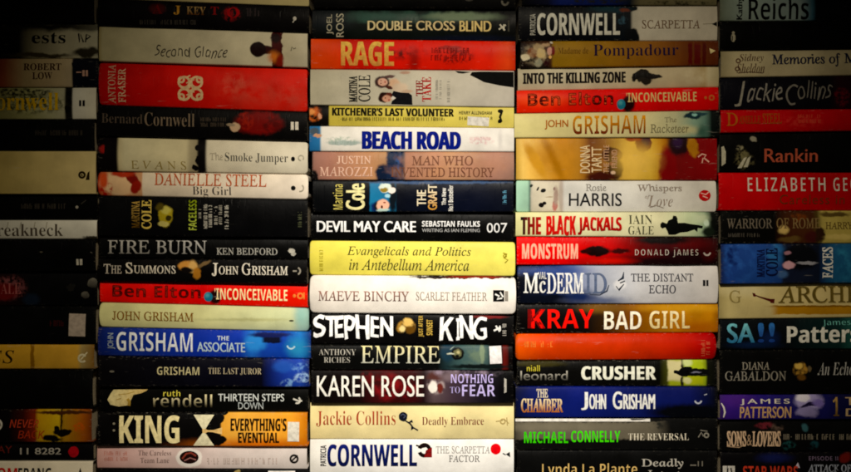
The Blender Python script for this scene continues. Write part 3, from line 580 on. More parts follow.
# ------------------------------- third stack, the brightest
V = dict(v=1, sk=.0001)
stack(311, 515, (-22, -21), [
 ('black paperback on top of the brightest stack, above the one with the green band', 8.5, 9, '070707', [P(ring(505, 2, 2, 4, 0, 200), '5a5850'), P(ell(469, 0, 4, 1.6), '3a3834')], dict(xl=314)),
 ('black paperback with wide cream capitals under a smoky green band', 38.5, 41, [(311, '0a0c0c'), (340, '0a100e'), (400, '0c1412'), (516, '0a0b0c')],
  [G(410, 17, 70, 6, '28463c', nz=60, soft=.7, warp=4), G(463, 16, 34, 4.5, '6a7c64', soft=.7, warp=3), G(380, 16, 30, 4, '2c4c44', soft=.8, warp=3), G(330, 20, 20, 9, '141a20', soft=.8), G(470, 38, 40, 3, '0c1224', soft=.8),
   T('JOEL', 'ss', 326.5, 14, 333.5, 34, 'b0ac98', A, off=.01, **V), T('ROSS', 'ss', 336, 13, 343.5, 36.5, 'b4b09c', A, off=.01, **V), T('DOUBLE', 'ss', 367.5, 20.5, 412, 30, 'e0d0a0', off=.03), T('CROSS', 'ss', 416, 20.5, 455, 30, 'dcc898', off=.03), T('BLIND', 'ss', 459.5, 20.5, 491.5, 31, 'e0c888', off=.03),
   P([stroke([(499, 29), (506, 24.5)], 1.6), stroke([(500, 24), (505, 30)], 1.6), stroke([(504, 24), (504, 30)], 1.4)], 'c8c4b4'), P(box(508, 20, 509.5, 31), '4a4840', 'emblem')], dict(xr=516)),
 ('bright red paperback with a heavy gold four-letter title and dark smudges', 69, 70.5, [(311, 'e04a1c'), (338, 'e0401a'), (346, 'c8200f'), (400, 'd82014'), (490, 'e02a1a'), (508, 'e84a24'), (515, 'c83018')],
  [G(406, 54, 14, 5, '5a0c08', nz=180, soft=.8, warp=4), G(414, 60, 5, 10, '9a140c', soft=.9), G(455, 56, 18, 7, '8a1410', nz=350, soft=.6, warp=3), G(450, 48, 12, 2.4, 'a01a12', soft=.5),
   T('RAGE', 'sb', 341, 41.5, 394, 66, 'e8bc5c', k2='d09048', bo=.5), scr(430, 47, 471, 61.5, '7a1410', 2)], dict(xl=311, xr=516)),
 ('off-white paperback with upright black and red lettering, two portraits and a black wedge', 105, 107, [(311, 'b8b29c'), (400, 'c0baa8'), (515, 'c0bab0')],
  [G(394, 83.5, 6, 5, 'd8b090', soft=.5), G(400, 88, 8, 5, 'd2bca4', soft=.7), G(388, 77, 7, 1.6, '4a2014', ang=8, soft=.4), G(382, 82, 7.4, 6, '34140e', soft=.25), G(389, 87, 4, 1.6, '4a2014', ang=-20, soft=.4), G(382.8, 82, 4.8, 3.9, 'd4a48e', soft=.3, warp=.6), G(381, 80.6, .6, .6, '5a2c20', warp=.2), G(381, 83.4, .6, .6, '5a2c20', warp=.2), G(385, 82, .7, 1.2, 'a85048', warp=.2),
   G(384, 97.5, 5.4, 5, '26100c', soft=.25), G(390, 95, 4, 2, '5a2418', ang=-30, soft=.4), G(387, 98.6, 4.4, 3.4, 'c8947c', soft=.35, warp=.6), G(394, 97.5, 2.6, 1.8, 'd8d2c8', soft=.4), G(385.4, 98, .6, .6, '4a2018', warp=.2), G(389, 100, .7, 1, 'a04840', warp=.2), G(407, 91.5, 6, 1.6, 'c0a48c', soft=.6), G(405, 72.5, 5, 1.6, 'b08c78', soft=.6),
   T('MARTINA', 'sr', 349, 76, 357.5, 102, '1a1a18', A, off=.03, **V), T('COLE', 'sr', 358.5, 75, 370.5, 101.5, '1a1a18', A, off=.012, **V), P([(391.5, 95), (393.5, 91), (401, 92.6), (409, 93), (412, 95.5), (412.5, 104.8), (391, 104.2), (392, 101), (396, 98)], '121216', 'pic'), 
   T('THE', 'sr', 416, 80, 423, 96, '8a1c18', off=.03, **V), T('TAKE', 'se', 422, 77, 431, 101.5, 'b01818', **V), scr(435, 79, 442, 100, '98948a', 2, 1), scr(446.5, 78, 450.5, 103, '98948a', 1, 1),
   P([(455, 70.8), (471, 72), (463, 73.5), (458, 73)], '080808', 'pic'), P([(472, 72), (480, 71.6), (515, 71.8), (515, 87.5), (500, 85.6), (484, 82.2), (476, 78), (470, 75)], '080808', 'pic')], dict(xl=310.5)),
 ('yellow paperback with heavy black capitals, a sticker and an orange head on its black end', 126, 128, [(309, '0a0806'), (328.5, '0a0806'), (329.5, 'b8a848'), (400, 'c8b850'), (515, 'd2c468')],
  [G(314, 114, 8, 7, 'b85a24', nz=140, soft=.35, warp=2), G(312, 112, 3, 3, 'd88a48', soft=.7), G(320, 116, 2, 3, 'c89070', soft=.5), T("KITCHENER'S LAST VOLUNTEER", 'sb', 332, 108, 454, 116, '16140a', bo=.35), scr(338, 116.8, 446, 121.4, '2a2610', 1, role='sub'), T('HENRY ALLINGHAM', 'sb', 459, 111, 492, 114.4, '2a2610', A), scr(457, 116.2, 493, 120.4, '2a2610', 1),
   P([ell(500.5, 111, 2.8, 2), stroke([(502, 111), (500, 117), (501.5, 121), (498, 122)], 2.4), ring(500, 121, 0, 2, 0, 360)], '14120a'), K(467.5, 117, 489, 125.6, 'd8d4cc', .06)], dict(xl=309.5, xr=514)),
 ('white paperback with massive navy capitals and a strip of blue sea', 151.5, 152, [(309, '1c5a90'), (320, '2a6ca0'), (320.8, '9ab0bc'), (322, 'dcd8d0'), (400, 'e4e0da'), (514, 'e0dcd6')],
  [G(314, 132, 6, 4, '3a4a58', soft=.6, warp=3), G(318, 136, 4, 2, 'b88a6a', soft=.5, warp=2), G(342, 140, 14, 3, 'a8b4a8', soft=.6, nz=260), G(345, 143, 17, 2.4, 'a0aca8', soft=.6), G(481, 141, 12, 4, 'd8bcbc', soft=.5, nz=320), G(500, 140, 2, 8, 'ccc8c4', soft=.8),
   T('BEACH ROAD', 'sb', 362, 131.5, 461, 149.5, '0a1878', bo=.9, sp=.95), scr(470, 136.5, 492, 141, 'd4b4b4', 1), scr(329, 140.5, 357, 145, '9cacA4', 1)], dict(xl=309.5, xr=514)),
 ('dusty pink and brown paperback divided by a dark blue gap, lettered in serif capitals', 180, 180.5, [(312, '1a1410'), (314, '8d6458'), (330, '9c6c5c'), (372, 'b88660'), (386, 'a8805c'), (389, '16243c'), (402, '0e1c38'), (404, '4a4448'), (406, '9a6c58'), (440, 'b08060'), (460, 'ba9068'), (490, 'a07464'), (514, '8d6c60')],
  [G(385, 176, 9, 12, '101c34', ang=20, soft=.3), G(394, 166, 7, 14, '12223e', sh='r', soft=.5, warp=2), G(312, 178, 6, 8, '100c0c', ang=-20, soft=.3), G(450, 166, 60, 14, 'a87a64', nz=40, soft=.9), G(398, 160, 2, 8, '24487a', soft=.9, nz=200),
   T('JUSTIN', 'sr', 337, 156, 371, 164, 'd8b4a0', A, off=.008), T('MAROZZI', 'sr', 320, 167, 373, 176.5, 'd4ac98', A, off=.008), T('MAN WHO', 'sr', 412, 156, 473, 165.5, '6e4838', off=.008), T('INVENTED HISTORY', 'sr', 391, 167.5, 494, 177, '6a4434', off=.008)], dict(xl=312, xr=514)),
 ('blue-black paperback with upright cream lettering and a small bright blue photo', 212, 212, [(313, '060709'), (365, '060709'), (420, '070b18'), (470, '080c1c'), (514, '070a14')],
  [G(383, 197, 13, 14.5, '1c6a94', sh='r', soft=.12, warp=.6), G(376, 207, 5, 5, '0c1c50', soft=.6), G(393, 196, 4, 18, '081018', soft=.6), G(385.5, 188, 6.4, 4.4, 'd0dcd0', soft=.3, warp=2), G(384, 190, 4, 2, '8a7428', soft=.5, warp=1.5), G(392, 190.4, 3.6, 3, 'e8e0d8', soft=.3, warp=1.5), G(387.5, 196, 3, 2, '9cc8d8', soft=.5), G(382, 206, 8, 6, '101418', soft=.3), G(383, 205, 6.4, 5.6, 'd8a890', soft=.25, warp=1), G(382, 207, 1, 1.6, '4a1c14', warp=.3), G(384.6, 202.6, 1.4, .7, '8a4a3c', warp=.3), G(383, 210, 6, 1.6, 'a8c0b8', soft=.5, warp=2), G(440, 182.5, 70, 1.4, '2c4468', soft=.7),
   T('Martina', 'sb', 333, 184.5, 343, 209.5, 'cdc068', A, off=-.02, **V), T('Cole', 'ss', 346, 183.5, 365, 210, 'e0d8a0', A, off=.03, **V), T('THE', 'ss', 417, 190, 426, 206, 'd8ccb0', off=.03, **V), T('GRAFT', 'ss', 428, 184.5, 437, 210, 'd8ccb0', off=.03, k2='c08c40', **V),
   T('The New', 'sb', 441.5, 188, 446, 205, 'e4e2dc', N, **V), T('No.1 Bestseller', 'sb', 448, 185.5, 453, 211, 'e4e2dc', N, **V), scr(501.8, 190, 507, 207, '5a94b0', 1, 1)], dict(xl=313, xr=514)),
 ('black paperback with clean white geometric capitals and a three-digit number at its end', 240.5, 242, '060606',
  [T('DEVIL MAY CARE', 'ss', 316.5, 221, 416, 232, 'e8e8e8', off=.035), T('SEBASTIAN FAULKS', 'sb', 422, 221, 480, 226.6, 'e0e0e0', A, off=.01), T('WRITING AS IAN FLEMING', 'ss', 422, 228.6, 480, 232, 'a0a0a0', A, off=.01), T('00', 'ss', 487, 223, 500, 232.6, 'd8d8d8', N), T('7', 'ss', 501, 223, 507.5, 232.6, 'd8d8d8', N)], dict(xl=310.5, xr=514)),
 ('bright yellow hardback with two lines of dark italic title', 275, 276.5, [(309, 'd0c454'), (330, 'd6ca58'), (400, 'd8cc5c'), (516, 'd8ce64')],
  [T('Evangelicals and Politics', 'it', 347, 246.5, 471, 258, '2a2814', off=.008), T('in Antebellum America', 'it', 349, 259, 469, 270.5, '2a2814', off=.008), scr(318.5, 246, 323.5, 271, '988c24', 1, 1),
   P([stroke([(503, 253), (507, 254), (504, 258), (508, 260), (505, 263)], 1.2), ring(505, 256, 1, 2)], '8a7c20')], dict(xl=309.5, xr=515.5, hard=True, bulge=.002, rc=3)),
 ('thick white hardback with rounded ends, faded serif capitals and a black square mark', 313, 314.5, [(310, 'ded6cc'), (400, 'e6e0d8'), (516, 'e8e2da')],
  [G(465, 277, 55, 1.8, '1a0c08', soft=.3, warp=2), G(475, 277, 28, 1.2, '7a1c10', soft=.5), T('MAEVE BINCHY', 'sr', 318.5, 291, 409, 301, '94685c', A, k2='5a3c34', off=.006), T('SCARLET FEATHER', 'sr', 416, 292, 487, 300.5, '8a7c70', off=.006),
   P(box(493, 290, 504, 301.5), '0c0c0c'), P([stroke([(495, 294), (499, 296), (497, 299), (502, 298)], 1.6), stroke([(500, 292), (503, 297)], 1.4)], 'e0e0dc'), P(box(504.6, 291, 508, 301), '8a847c', 'emblem')], dict(xl=309.5, xr=516.5, hard=True, bulge=.0032, rc=5)),
 ('black paperback with white brush-drawn capitals and a gold tiger head', 344.5, 345.5, '070606',
  [G(406, 327, 9, 7, 'b08438', nz=170, soft=.35, warp=3), G(408, 323, 5, 4, 'd0ac60', soft=.5, warp=2), G(410, 330, 5, 4, '5a3c10', soft=.5, warp=2), G(402, 329, 3, 3, 'e0c888', soft=.6), G(490, 317, 16, 1.8, '6a1010', soft=.6),
   T('S', 'sb', 313, 315, 325, 337.5, 'f0f0f0', A, wob=.5), T('T', 'sb', 325, 316, 336, 336, 'f0f0f0', A, wob=.6), T('E', 'sb', 334.5, 316, 343, 338, 'f0f0f0', A, wob=.5), T('P', 'sb', 344, 316, 355, 340, 'f0f0f0', A, wob=.6), T('H', 'ss', 355.5, 315, 369, 339, 'f0f0f0', A, wob=.6, bo=.7), T('E', 'ss', 370.5, 316.5, 379, 337, 'f0f0f0', A, wob=.5, bo=.7), T('N', 'ss', 380.5, 317, 393.5, 336.5, 'f0f0f0', A, wob=.6, bo=.7),
   T('K', 'sb', 439.5, 317.5, 454, 341, 'f0f0f0', A, wob=.7), T('I', 'sb', 456, 319, 459.5, 341, 'f0f0f0', A, wob=.4), T('N', 'ss', 460, 315.5, 473, 339, 'f0f0f0', A, wob=.7, bo=.7), T('G', 'ss', 473, 317, 487, 340, 'f0f0f0', A, wob=.5, bo=.7),
   T('JUST AFTER', 'sb', 418.5, 316, 424, 337, 'c8a850', off=-.01, **V), T('SUNSET', 'sb', 426.5, 320, 432.5, 335.5, 'c8a850', **V), P([stroke([(494, 331), (501, 327.5)], 1.8), stroke([(496, 326), (500, 332)], 1.6), stroke([(500, 326), (500.4, 331)], 1.6)], 'd8d8d4'), scr(502, 321, 507.2, 336, 'a09c94', 1, 1)], dict(xl=311, xr=514.5)),
 ('black paperback with thin cream capitals, a teal band with a helmet and a white sticker', 370, 370.5, [(311, '070706'), (438, '070808'), (448, '1c3034'), (462, '3a5454'), (480, '4c6260'), (488, '344a4a'), (490, '141414'), (501, '121010'), (504, '5a1410'), (507, '4a100c'), (509, '0a0606')],
  [G(448, 352, 7, 9, '163040', soft=.6), G(474, 355, 12, 10, '5a6c5c', soft=.5, nz=70), G(482, 353, 2.4, 11, '74846c', soft=.5), G(457.5, 353.6, 6.6, 6.4, '080a0a', soft=.2, warp=.8), G(457.5, 353, 4, 4, '6a6a48', soft=.4, warp=1.5), G(458, 352, 1.6, 1.4, 'b0a878', soft=.5), G(457, 356, 2, 1.4, '0a0c0a', soft=.4), G(450.5, 353.6, 4, .9, 'b4b8a4', soft=.5), G(452, 348, 3, .6, '7a8a80', ang=40, soft=.5), G(480, 366.5, 30, 2.4, '0c1414', soft=.6),
   T('ANTHONY', 'se', 319, 349, 356, 355, 'a8a49a', A, off=-.015), T('RICHES', 'se', 324, 357, 350, 362.6, 'a8a49a', A, off=-.015), T('EMPIRE', 'sr', 361, 346, 440, 363, 'dcd29c', k2='b8b8a8', off=.002), K(489.5, 346, 501.5, 363.5, 'e0dcdc', -.05)], dict(xl=312, xr=513)),
 ('black paperback with tall white capitals over red smoke and lavender lettering', 403.5, 403.5, [(311, '080606'), (360, '120606'), (384, '3c0a0c'), (396, '300809'), (412, '34080a'), (424, '1c0c0e'), (434, '544448'), (452, '3a2c36'), (480, '1c1620'), (500, '08070a'), (514, '060606')],
  [G(388, 386, 14, 12, '7a1418', nz=80, soft=.7, warp=4), G(410, 392, 8, 8, '701014', nz=120, soft=.6, warp=4), G(367, 378, 6, 6, '5a0c10', nz=120, soft=.7), G(436, 385, 8, 9, 'a89898', soft=.5, warp=3, nz=130), G(433, 387, 4.5, 6, 'e0d8d0', soft=.35), G(440, 388, 3, 5, '60241c', soft=.5), G(436, 377, 9, 4, '4a2824', soft=.6, warp=3), G(463, 373, 30, 4, '887888', nz=90, soft=.7, warp=4), G(450, 376, 8, 4, '6a5a60', soft=.8, warp=3),
   T('KAREN ROSE', 'ss', 317, 375.5, 424, 396.5, 'e8e4dc', A, off=.006), T('NOTHING', 'sb', 451, 374, 493, 383, 'b8aae0', off=-.015), T('TO', 'se', 450, 386.5, 460, 393, 'a89cd0', off=-.015), T('FEAR', 'sb', 462, 384.5, 495, 396, 'bcb0e4', off=-.01), P([[(504, 378), (506.4, 379), (506.4, 392), (504, 393), (505, 386)]], 'a8a49c')], dict(xl=311, xr=514)),
 ('cream hardback with red-brown lettering and a single black rose', 440, 440, [(309, 'd6c48c'), (360, 'dece98'), (514, 'dccd96')],
  [T('Jackie Collins', 'se', 316, 411.5, 395.5, 427, '9a3820', A, off=-.022), T('Deadly Embrace', 'se', 422, 417.5, 484, 427.5, '6a1c14', off=-.02),
   P([ell(403, 417.5, 4.6, 4.8, 14, 0, .12), stroke([(405, 421), (410, 424), (413, 428), (418, 431)], [1.4, 1.8, 1.4, 1.6]), [(408, 423), (412, 420), (413, 423)], [(411, 427), (411, 431), (414, 429)]], '121420', 'pic'), P([stroke([(400.5, 416), (403, 414.5), (405.5, 416.5), (403.5, 418.5)], .8)], '4a5068', 'pic'),
   P([stroke([(496, 422), (503, 421)], 1), ring(503, 422, 1.6, 3), stroke([(507, 418), (507.6, 426)], 1), stroke([(504, 419), (509, 424)], .8)], 'a89460')], dict(xl=309.5, xr=514, hard=True, bulge=.0022, edge=1.1)),
 ('white hardback with tall navy capitals and a red dot, above the lowest dark book', 477, 477, [(309, 'd4d0c8'), (360, 'e6e4e0'), (514, 'e8e6e2')],
  [T('PATRICIA', 'sb', 320, 446, 326, 466.5, '202028', A, **V), T('CORNWELL', 'sb', 327, 445, 417, 467, '0c1860', A, k2='081040', bo=.3),
   P([ring(424.5, 451, 3.4, 7.2, 200, 520, 16), stroke([(416, 446), (422, 448), (427, 447)], 1.6)], '120808', 'emblem'), P([[(426, 451), (432, 448), (432, 458), (424, 458)]], '7a1414', 'pic'), T('THE SCARPETTA', 'sr', 436, 447, 490, 454, '84807c', off=.004), T('FACTOR', 'sr', 449, 456, 480, 462.6, '5a5654', off=.004),
   P(ell(496, 449.8, 5.2, 5.4, jit=.02), 'd8141c'), P([stroke([(503, 454), (506, 455.6)], 1), [(506, 455), (510, 452.5), (510.6, 458)]], '1c1c1c')], dict(xl=309.5, xr=514.5, hard=True, bulge=.0024, edge=1.1)),
 ('black paperback lowest in the brightest stack, under the white one with the red dot', BASE, BASE, BK, [], dict(xl=311, xr=513)),
])

# ------------------------------- fourth stack
stack(517, 718, (-20, -20), [
 ('dark paperback, blue and cream in patches, on top of the stack with the silver capitals', 5.5, 5.5, [(520, '080808'), (548, '0a0c20'), (560, '101c58'), (610, '0e1a50'), (630, '0c1420'), (640, '5a543c'), (717, '6a6448')], [G(600, 1, 30, 2.4, '1c1c1c', nz=200), G(680, 3, 30, 2, '2a2818', nz=200)], dict(xl=521)),
 ('black paperback with bold silver capitals and a torn-edged white title panel', 41, 40.5, [(519, '07080c'), (600, '070a10'), (628, '0a1016'), (630.5, '14181a'), (633, 'a8a496'), (640, 'bcb6a6'), (717, 'c0b8a6')],
  [G(633, 36, 7, 8, '0a0d10', warp=4, soft=.25), G(632, 8, 6, 3, '0a0d10', warp=4, soft=.3), G(622, 20, 5, 4, '2c4858', nz=220, soft=.6), G(610, 9, 18, 3, '0f2a34', soft=.8, warp=3), G(625, 10, 5, 2, '5a2c1c', soft=.6), T('PATRICIA', 'sb', 530, 14, 535.5, 35, 'a8a8a0', A, **V), T('CORNWELL', 'sb', 537, 13, 620, 35, 'c8c8be', A, bo=.2), T('SCARPETTA', 'sr', 642, 20, 700, 28.5, '6a5440', off=.006), P([stroke([(703, 24), (714, 23.5)], .7)], '8a8270'), P([[(712, 24), (717, 21.5), (717, 26.5)]], '141414')], {}),
 ('gold-brown paperback with dark serif title and a furry white picture at its end', 68, 65.5, [(520, '0c0806'), (522, '1c100c'), (551, '4a2c18'), (553, '8a6a1c'), (600, '8c661c'), (660, '80501c'), (684, '643414'), (718, '54240c')],
  [G(535, 66, 15, 3, '120a08', soft=.5), G(529, 60, 7, 3, '0c0806', soft=.4), G(533, 53, 6.4, 5, '6e3c1c', soft=.4, warp=2), G(525.5, 57.6, 4.6, 3.2, 'cfc4a8', soft=.35, warp=2), G(538, 47, 6, 3.6, '9a8460', soft=.4, warp=2.5), G(541, 54, 4.6, 5.4, 'c4ac78', soft=.4, warp=2), G(545, 45, 4, 2, 'a88c6c', soft=.5, warp=2), G(538.5, 63, 3.6, 4.4, '8c8c78', soft=.4, warp=2), G(549.4, 51.4, 2.4, 4, 'c89484', soft=.35, warp=1), G(553, 51, 1.6, 4.6, '6a0e10', soft=.4, warp=.6), G(550, 57.4, 1.6, 1.8, 'dcae6c', soft=.4, warp=.6), G(546, 62, 4, 4, '2a0c10', soft=.5), G(551, 43, 1.6, 1, 'c8c0b0', soft=.4), G(536, 55, 14, 11, 'b8a888', nz=170, soft=.4, warp=2, a=.35), G(697, 54, 3, 11, '54100c', sh='r', soft=.4), G(690, 54, 2, 11, '54100c', sh='r', soft=.4), G(704, 54, 2, 11, '481008', sh='r', soft=.4), T('Madame de', 'se', 558, 48, 588, 54, '5a3c10', off=-.012), T('Pompadour', 'se', 593, 44.5, 678, 59, '1c1030', off=-.014), P([[(709, 48.5), (715, 51), (710, 54)]], 'd8c890')], dict(xl=520, xr=718)),
 ('beige paperback with heavy black condensed title and a dark vehicle shape', 90.5, 87, [(518, 'b4aa90'), (560, 'c0b8a0'), (640, 'b8ac90'), (690, 'b4a484'), (705, 'a8946a'), (709, 'c0b490'), (718, 'a89c78')],
  [G(692, 76, 16, 7, 'c4b898', soft=.8, nz=40), G(645, 76, 10, 4.6, '141210', warp=4, soft=.2), G(655, 76, 7, 2.4, '181412', warp=3, soft=.25), G(638, 75, 5, 5, '141210', warp=4, soft=.25), G(646, 81, 6, 2.6, '201c18', warp=4, soft=.3), G(643, 71, 6, 1.8, '1a1612', warp=3, soft=.3),
   T('INTO THE KILLING ZONE', 'sb', 523, 72, 626, 83, '181312', bo=.4)], dict(xl=518, xr=719)),
 ('red paperback with dark outlined name, blue ball and cream capitals, under the beige vehicle book', 113.5, 110.5, [(516, 'e02c18'), (600, 'd01810'), (718, 'c81410')],
  [G(628, 104, 6.5, 8, '1c0404', soft=.4), G(620.8, 104.5, 4.2, 5.2, '1c6c84', soft=.15, warp=.3), G(620, 103, 2, 2, '48909a', soft=.8, warp=0), G(540, 100, 22, 5, 'e84a24', soft=.9),
   T('Ben Elton', 'sb', 527.5, 92.5, 613, 105.5, '4a0806', A), T('Ben Elton', 'sb', 528.2, 93.2, 612.4, 104.9, 'c04a28', A, off=-.03), T("'INCONCEIVABLE", 'sb', 626, 92.5, 696, 102, 'd0b478', off=-.006), P([ell(705, 98, 1.4, 1.6), ring(711, 98, 1.4, 3)], 'b86030')], dict(xl=516.5, xr=718.5)),
 ('pale cream paperback with tall orange-gold capitals and a teal eye at its dark end', 138, 137.5, [(515, 'd4ca8c'), (560, 'd0c48a'), (640, 'c8be8e'), (676, 'b4b490'), (692, '84a08c'), (704, '5a7c70'), (711, '0c1412'), (719, '060808')],
  [G(692, 116, 9, 3.2, '0e2a34', warp=2, soft=.4), G(700, 114, 7, 2, '1c3c44', soft=.5), G(694, 115, 3, 1.4, '8ac0b8', soft=.5), G(687, 130, 10, 4, 'b8b488', soft=.8), G(702, 132, 5, 6, '3a5c50', soft=.8), T('JOHN', 'ss', 544.5, 120, 568, 129.5, 'a05a1c', A, off=.02), T('GRISHAM', 'sb', 572.5, 115.5, 645, 134, 'cf8a1c', A, k2='6e2c10', off=-.012), T('The', 'sr', 664, 117, 676, 122.4, '8a8468', off=.006), T('Racketeer', 'sr', 650, 124, 688, 133, '7c7658', off=.006)], dict(xl=514.5, xr=719)),
 ('thick golden paperback with upright lettering beside a dark portrait and crimson drapery', 180, 180.5, [(516, 'b8923c'), (523, 'e4bc64'), (535, 'dcac50'), (560, 'c08022'), (578, 'b07a2a'), (590, '6a3a14'), (604, '8a5c28'), (626, 'd0a848'), (650, 'd4ac40'), (664, 'b0741c'), (674, '6a1010'), (718, '840c10')],
  [G(550, 158, 16, 14, 'b07a28', soft=.9, warp=5), G(612, 155, 10, 7.6, '34100c', soft=.25), G(615, 169, 8, 11, '2a0a0a', soft=.3), G(601, 177, 14, 5, '3a120a', soft=.5), G(616, 154, 5, 4.6, '6a3428', soft=.5), G(617, 152.6, .9, .9, '1a0806', warp=.2), G(617, 156, .9, .9, '1a0806', warp=.2), G(613, 172.5, 2.6, 2, 'c8a890', soft=.4), G(612, 164, 3, 2, '7a4434', soft=.5), G(643.5, 143.5, 7.8, 9, '641014', soft=.22, warp=1.6), G(646, 141, 4, 5, '3a1030', soft=.7), G(634, 139, 8, 2.4, '8a2a10', soft=.5), G(668, 168, 9, 22, '780c0e', soft=.4, warp=2), G(679, 144, 10.5, 12, '200a10', soft=.45, warp=2), G(678, 142, 5, 6, '2c1438', soft=.7), G(693, 147, 5.4, 10, 'a8701c', ang=12, soft=.35, warp=2), G(636, 160, 18, 14, 'dcb454', soft=.85), G(535, 160, 5, 20, 'c08a2c', ang=30, soft=.7), G(553, 158, 4, 20, '9a6410', ang=25, soft=.8),
   T('DONNA', 'ss', 580, 145, 590, 173, 'cdb48c', A, off=.015, **V), T('TARTT', 'ss', 591.5, 147, 601.5, 172.5, 'd0b890', A, off=.015, **V), T('THE LITTLE\nFRIEND', 'ss', 603.5, 145, 617, 173, 'b48c6c', off=.01, **V), P([stroke([(698, 157), (702, 154), (706, 155), (704, 158), (709, 162)], 1.4), stroke([(703, 158), (702, 163)], 1)], 'd8a898')], dict(xl=516, xr=717.5)),
 ('pale grey hardback with a mint green end, black capitals and a red ball', 212, 212, [(516, '9cc4ac'), (528, '94b8a2'), (530, '4a685c'), (532, 'a8a49a'), (536, 'b4b0a4'), (555, 'a8948c'), (562, 'a89c94'), (565, 'c4c2bc'), (640, 'cccac4'), (717, 'd0ccc4')],
  [G(546, 196, 14, 15, 'c4bca8', soft=.3, sh='r'), G(543.6, 190.4, 2.8, 2, '0c0a0a', ang=25, soft=.2, warp=.6), G(538, 188.6, .9, 2.4, '14100e', ang=-25, soft=.3, warp=.5), G(541.4, 205, 2.6, 2, '100c0c', ang=-20, soft=.25, warp=.8), G(544.4, 203.4, 1.8, 1.6, '100c0c', soft=.25, warp=.8), G(531.4, 185.6, 1.6, 1.6, '0e1c14', soft=.3), G(554.6, 188.6, 1.1, 1.6, '6a4a48', soft=.5, warp=.4), G(554.4, 203, 1.2, 2, '3c1010', soft=.4, warp=.4), G(555, 206, 2.6, 5, 'a86a60', soft=.6), G(556, 196, 2.6, 9, '9a8478', soft=.7), G(561, 196, 2, 15, 'a89c90', soft=.6), G(549, 196.6, 4, .6, '9a8a74', soft=.6),
   T('Rosie', 'sr', 586, 184, 606.5, 191, '86827c', A, off=.012), T('HARRIS', 'ss', 569, 193, 622, 206, '1c1c1e', A, off=.012), T('Whispers', 'sr', 637.5, 184, 682, 193, '8a7e74', off=.01), T('of', 'si', 645, 195, 650, 199, '94887c'), T('Love', 'bi', 648, 195.5, 673, 206.5, '8a7c70', off=-.02), P([stroke([(650, 207.5), (657, 205.5), (664, 208)], .8)], '8a7c70', 'orn'), P(ell(705, 195.5, 6, 5.6, jit=.02), 'b41c1c'), P([stroke([(701, 193), (706, 194.5), (709, 192)], 1), stroke([(703, 196), (708, 198)], 1)], 'e0b0a8')], dict(xl=516.5, xr=717, hard=True, bulge=.0016, rc=2, edge=1.2)),
 ('cream paperback with ragged red and black capitals and a fallen running silhouette', 236.5, 237, [(516, 'c8c48c'), (560, 'd4cfa4'), (660, 'd0cda8'), (695, 'b4c4a0'), (704, '8ca488'), (711, '0c100c'), (718, '060606')],
  [G(706, 223, 2.6, 3.4, 'c0d4c0', soft=.6), G(700, 218, 7, 4, 'c0ccac', soft=.8), G(708, 232, 6, 5, '141c14', soft=.6), T('THE', 'sb', 520.5, 217, 541, 234.5, '1c0c0a', k2='a01814', ax='x', bo=.5), T('BLACK', 'sb', 546, 215.5, 576, 235, 'c01c18', bo=.5, wob=.3), T('JACKALS', 'sb', 578, 217, 621.5, 234.5, 'c01c18', k2='8a100e', bo=.5, wob=.3),
   T('IAIN', 'se', 628.5, 215, 652, 224, '40402c', A, off=-.022), T('GALE', 'se', 628, 226, 653.5, 234.5, '40402c', A, off=-.022),
   P([(660, 224), (662, 221.8), (664.5, 223), (666.5, 223.6), (668, 220.5), (672, 218.8), (675, 217.8), (673, 215.6), (676, 216), (677.2, 218.6), (674.5, 221), (677, 223), (684, 222.8), (690, 224), (698, 225), (702.5, 226), (702, 228.5), (697.4, 228), (697, 232), (694, 229.6), (687, 232), (680, 232.6), (675, 234.8), (668.5, 234.8), (667, 231), (665, 227.5), (662, 228.6), (660, 226.8)], '080a08', 'pic')], dict(xl=515.5, xr=718)),
 ('red paperback fading to black with cream capitals and a dark reclining shape', 265, 265, [(517, 'dc1410'), (570, 'd41410'), (612, 'b01010'), (640, '5a0a0a'), (670, '20060a'), (717, '100406')],
  [G(650, 262, 60, 5, '140406', soft=.8), G(597, 251, 13, 5, '100404', soft=.3, warp=1.5), G(585, 251, 5, 2, '240404', soft=.5), G(620, 251, 10, 2.6, '300606', soft=.6), G(690, 244, 20, 6, '50080a', soft=.9), G(663, 240, 26, 4, '0c0404', soft=.7), G(709, 254, 7, 6, '3c0808', soft=.8), G(610, 261, 20, 3, 'c01810', soft=.8),
   T('MONSTRUM', 'sb', 522, 243.5, 578, 259, 'e8a890', bo=.2, sp=1.1), T('DONALD JAMES', 'sb', 635, 249, 698, 257, 'c8c0b4', A, off=-.035, sp=1.3), P(ring(707, 252, 2.4, 4, 10, 170, 12), 'b0a49c')], dict(xl=517, xr=718)),
 ('hardback fading from black through blue to silver, with a long condensed serif name', 304, 304, [(516, '06070c'), (540, '0a1024'), (558, '16285c'), (574, '4a5a88'), (588, '8890a8'), (610, 'b0b4c0'), (640, 'c4c4c8'), (718, 'ccc8c6')],
  [G(555, 300, 40, 6, '060a16', soft=.6), G(598, 301, 26, 4, '5a6484', soft=.8), G(580, 296, 14, 6, '142450', soft=.8, warp=3), G(620, 285, 6, 5, 'd8d8dc', soft=.6), G(549, 271, 30, 4, '1c3878', soft=.9),
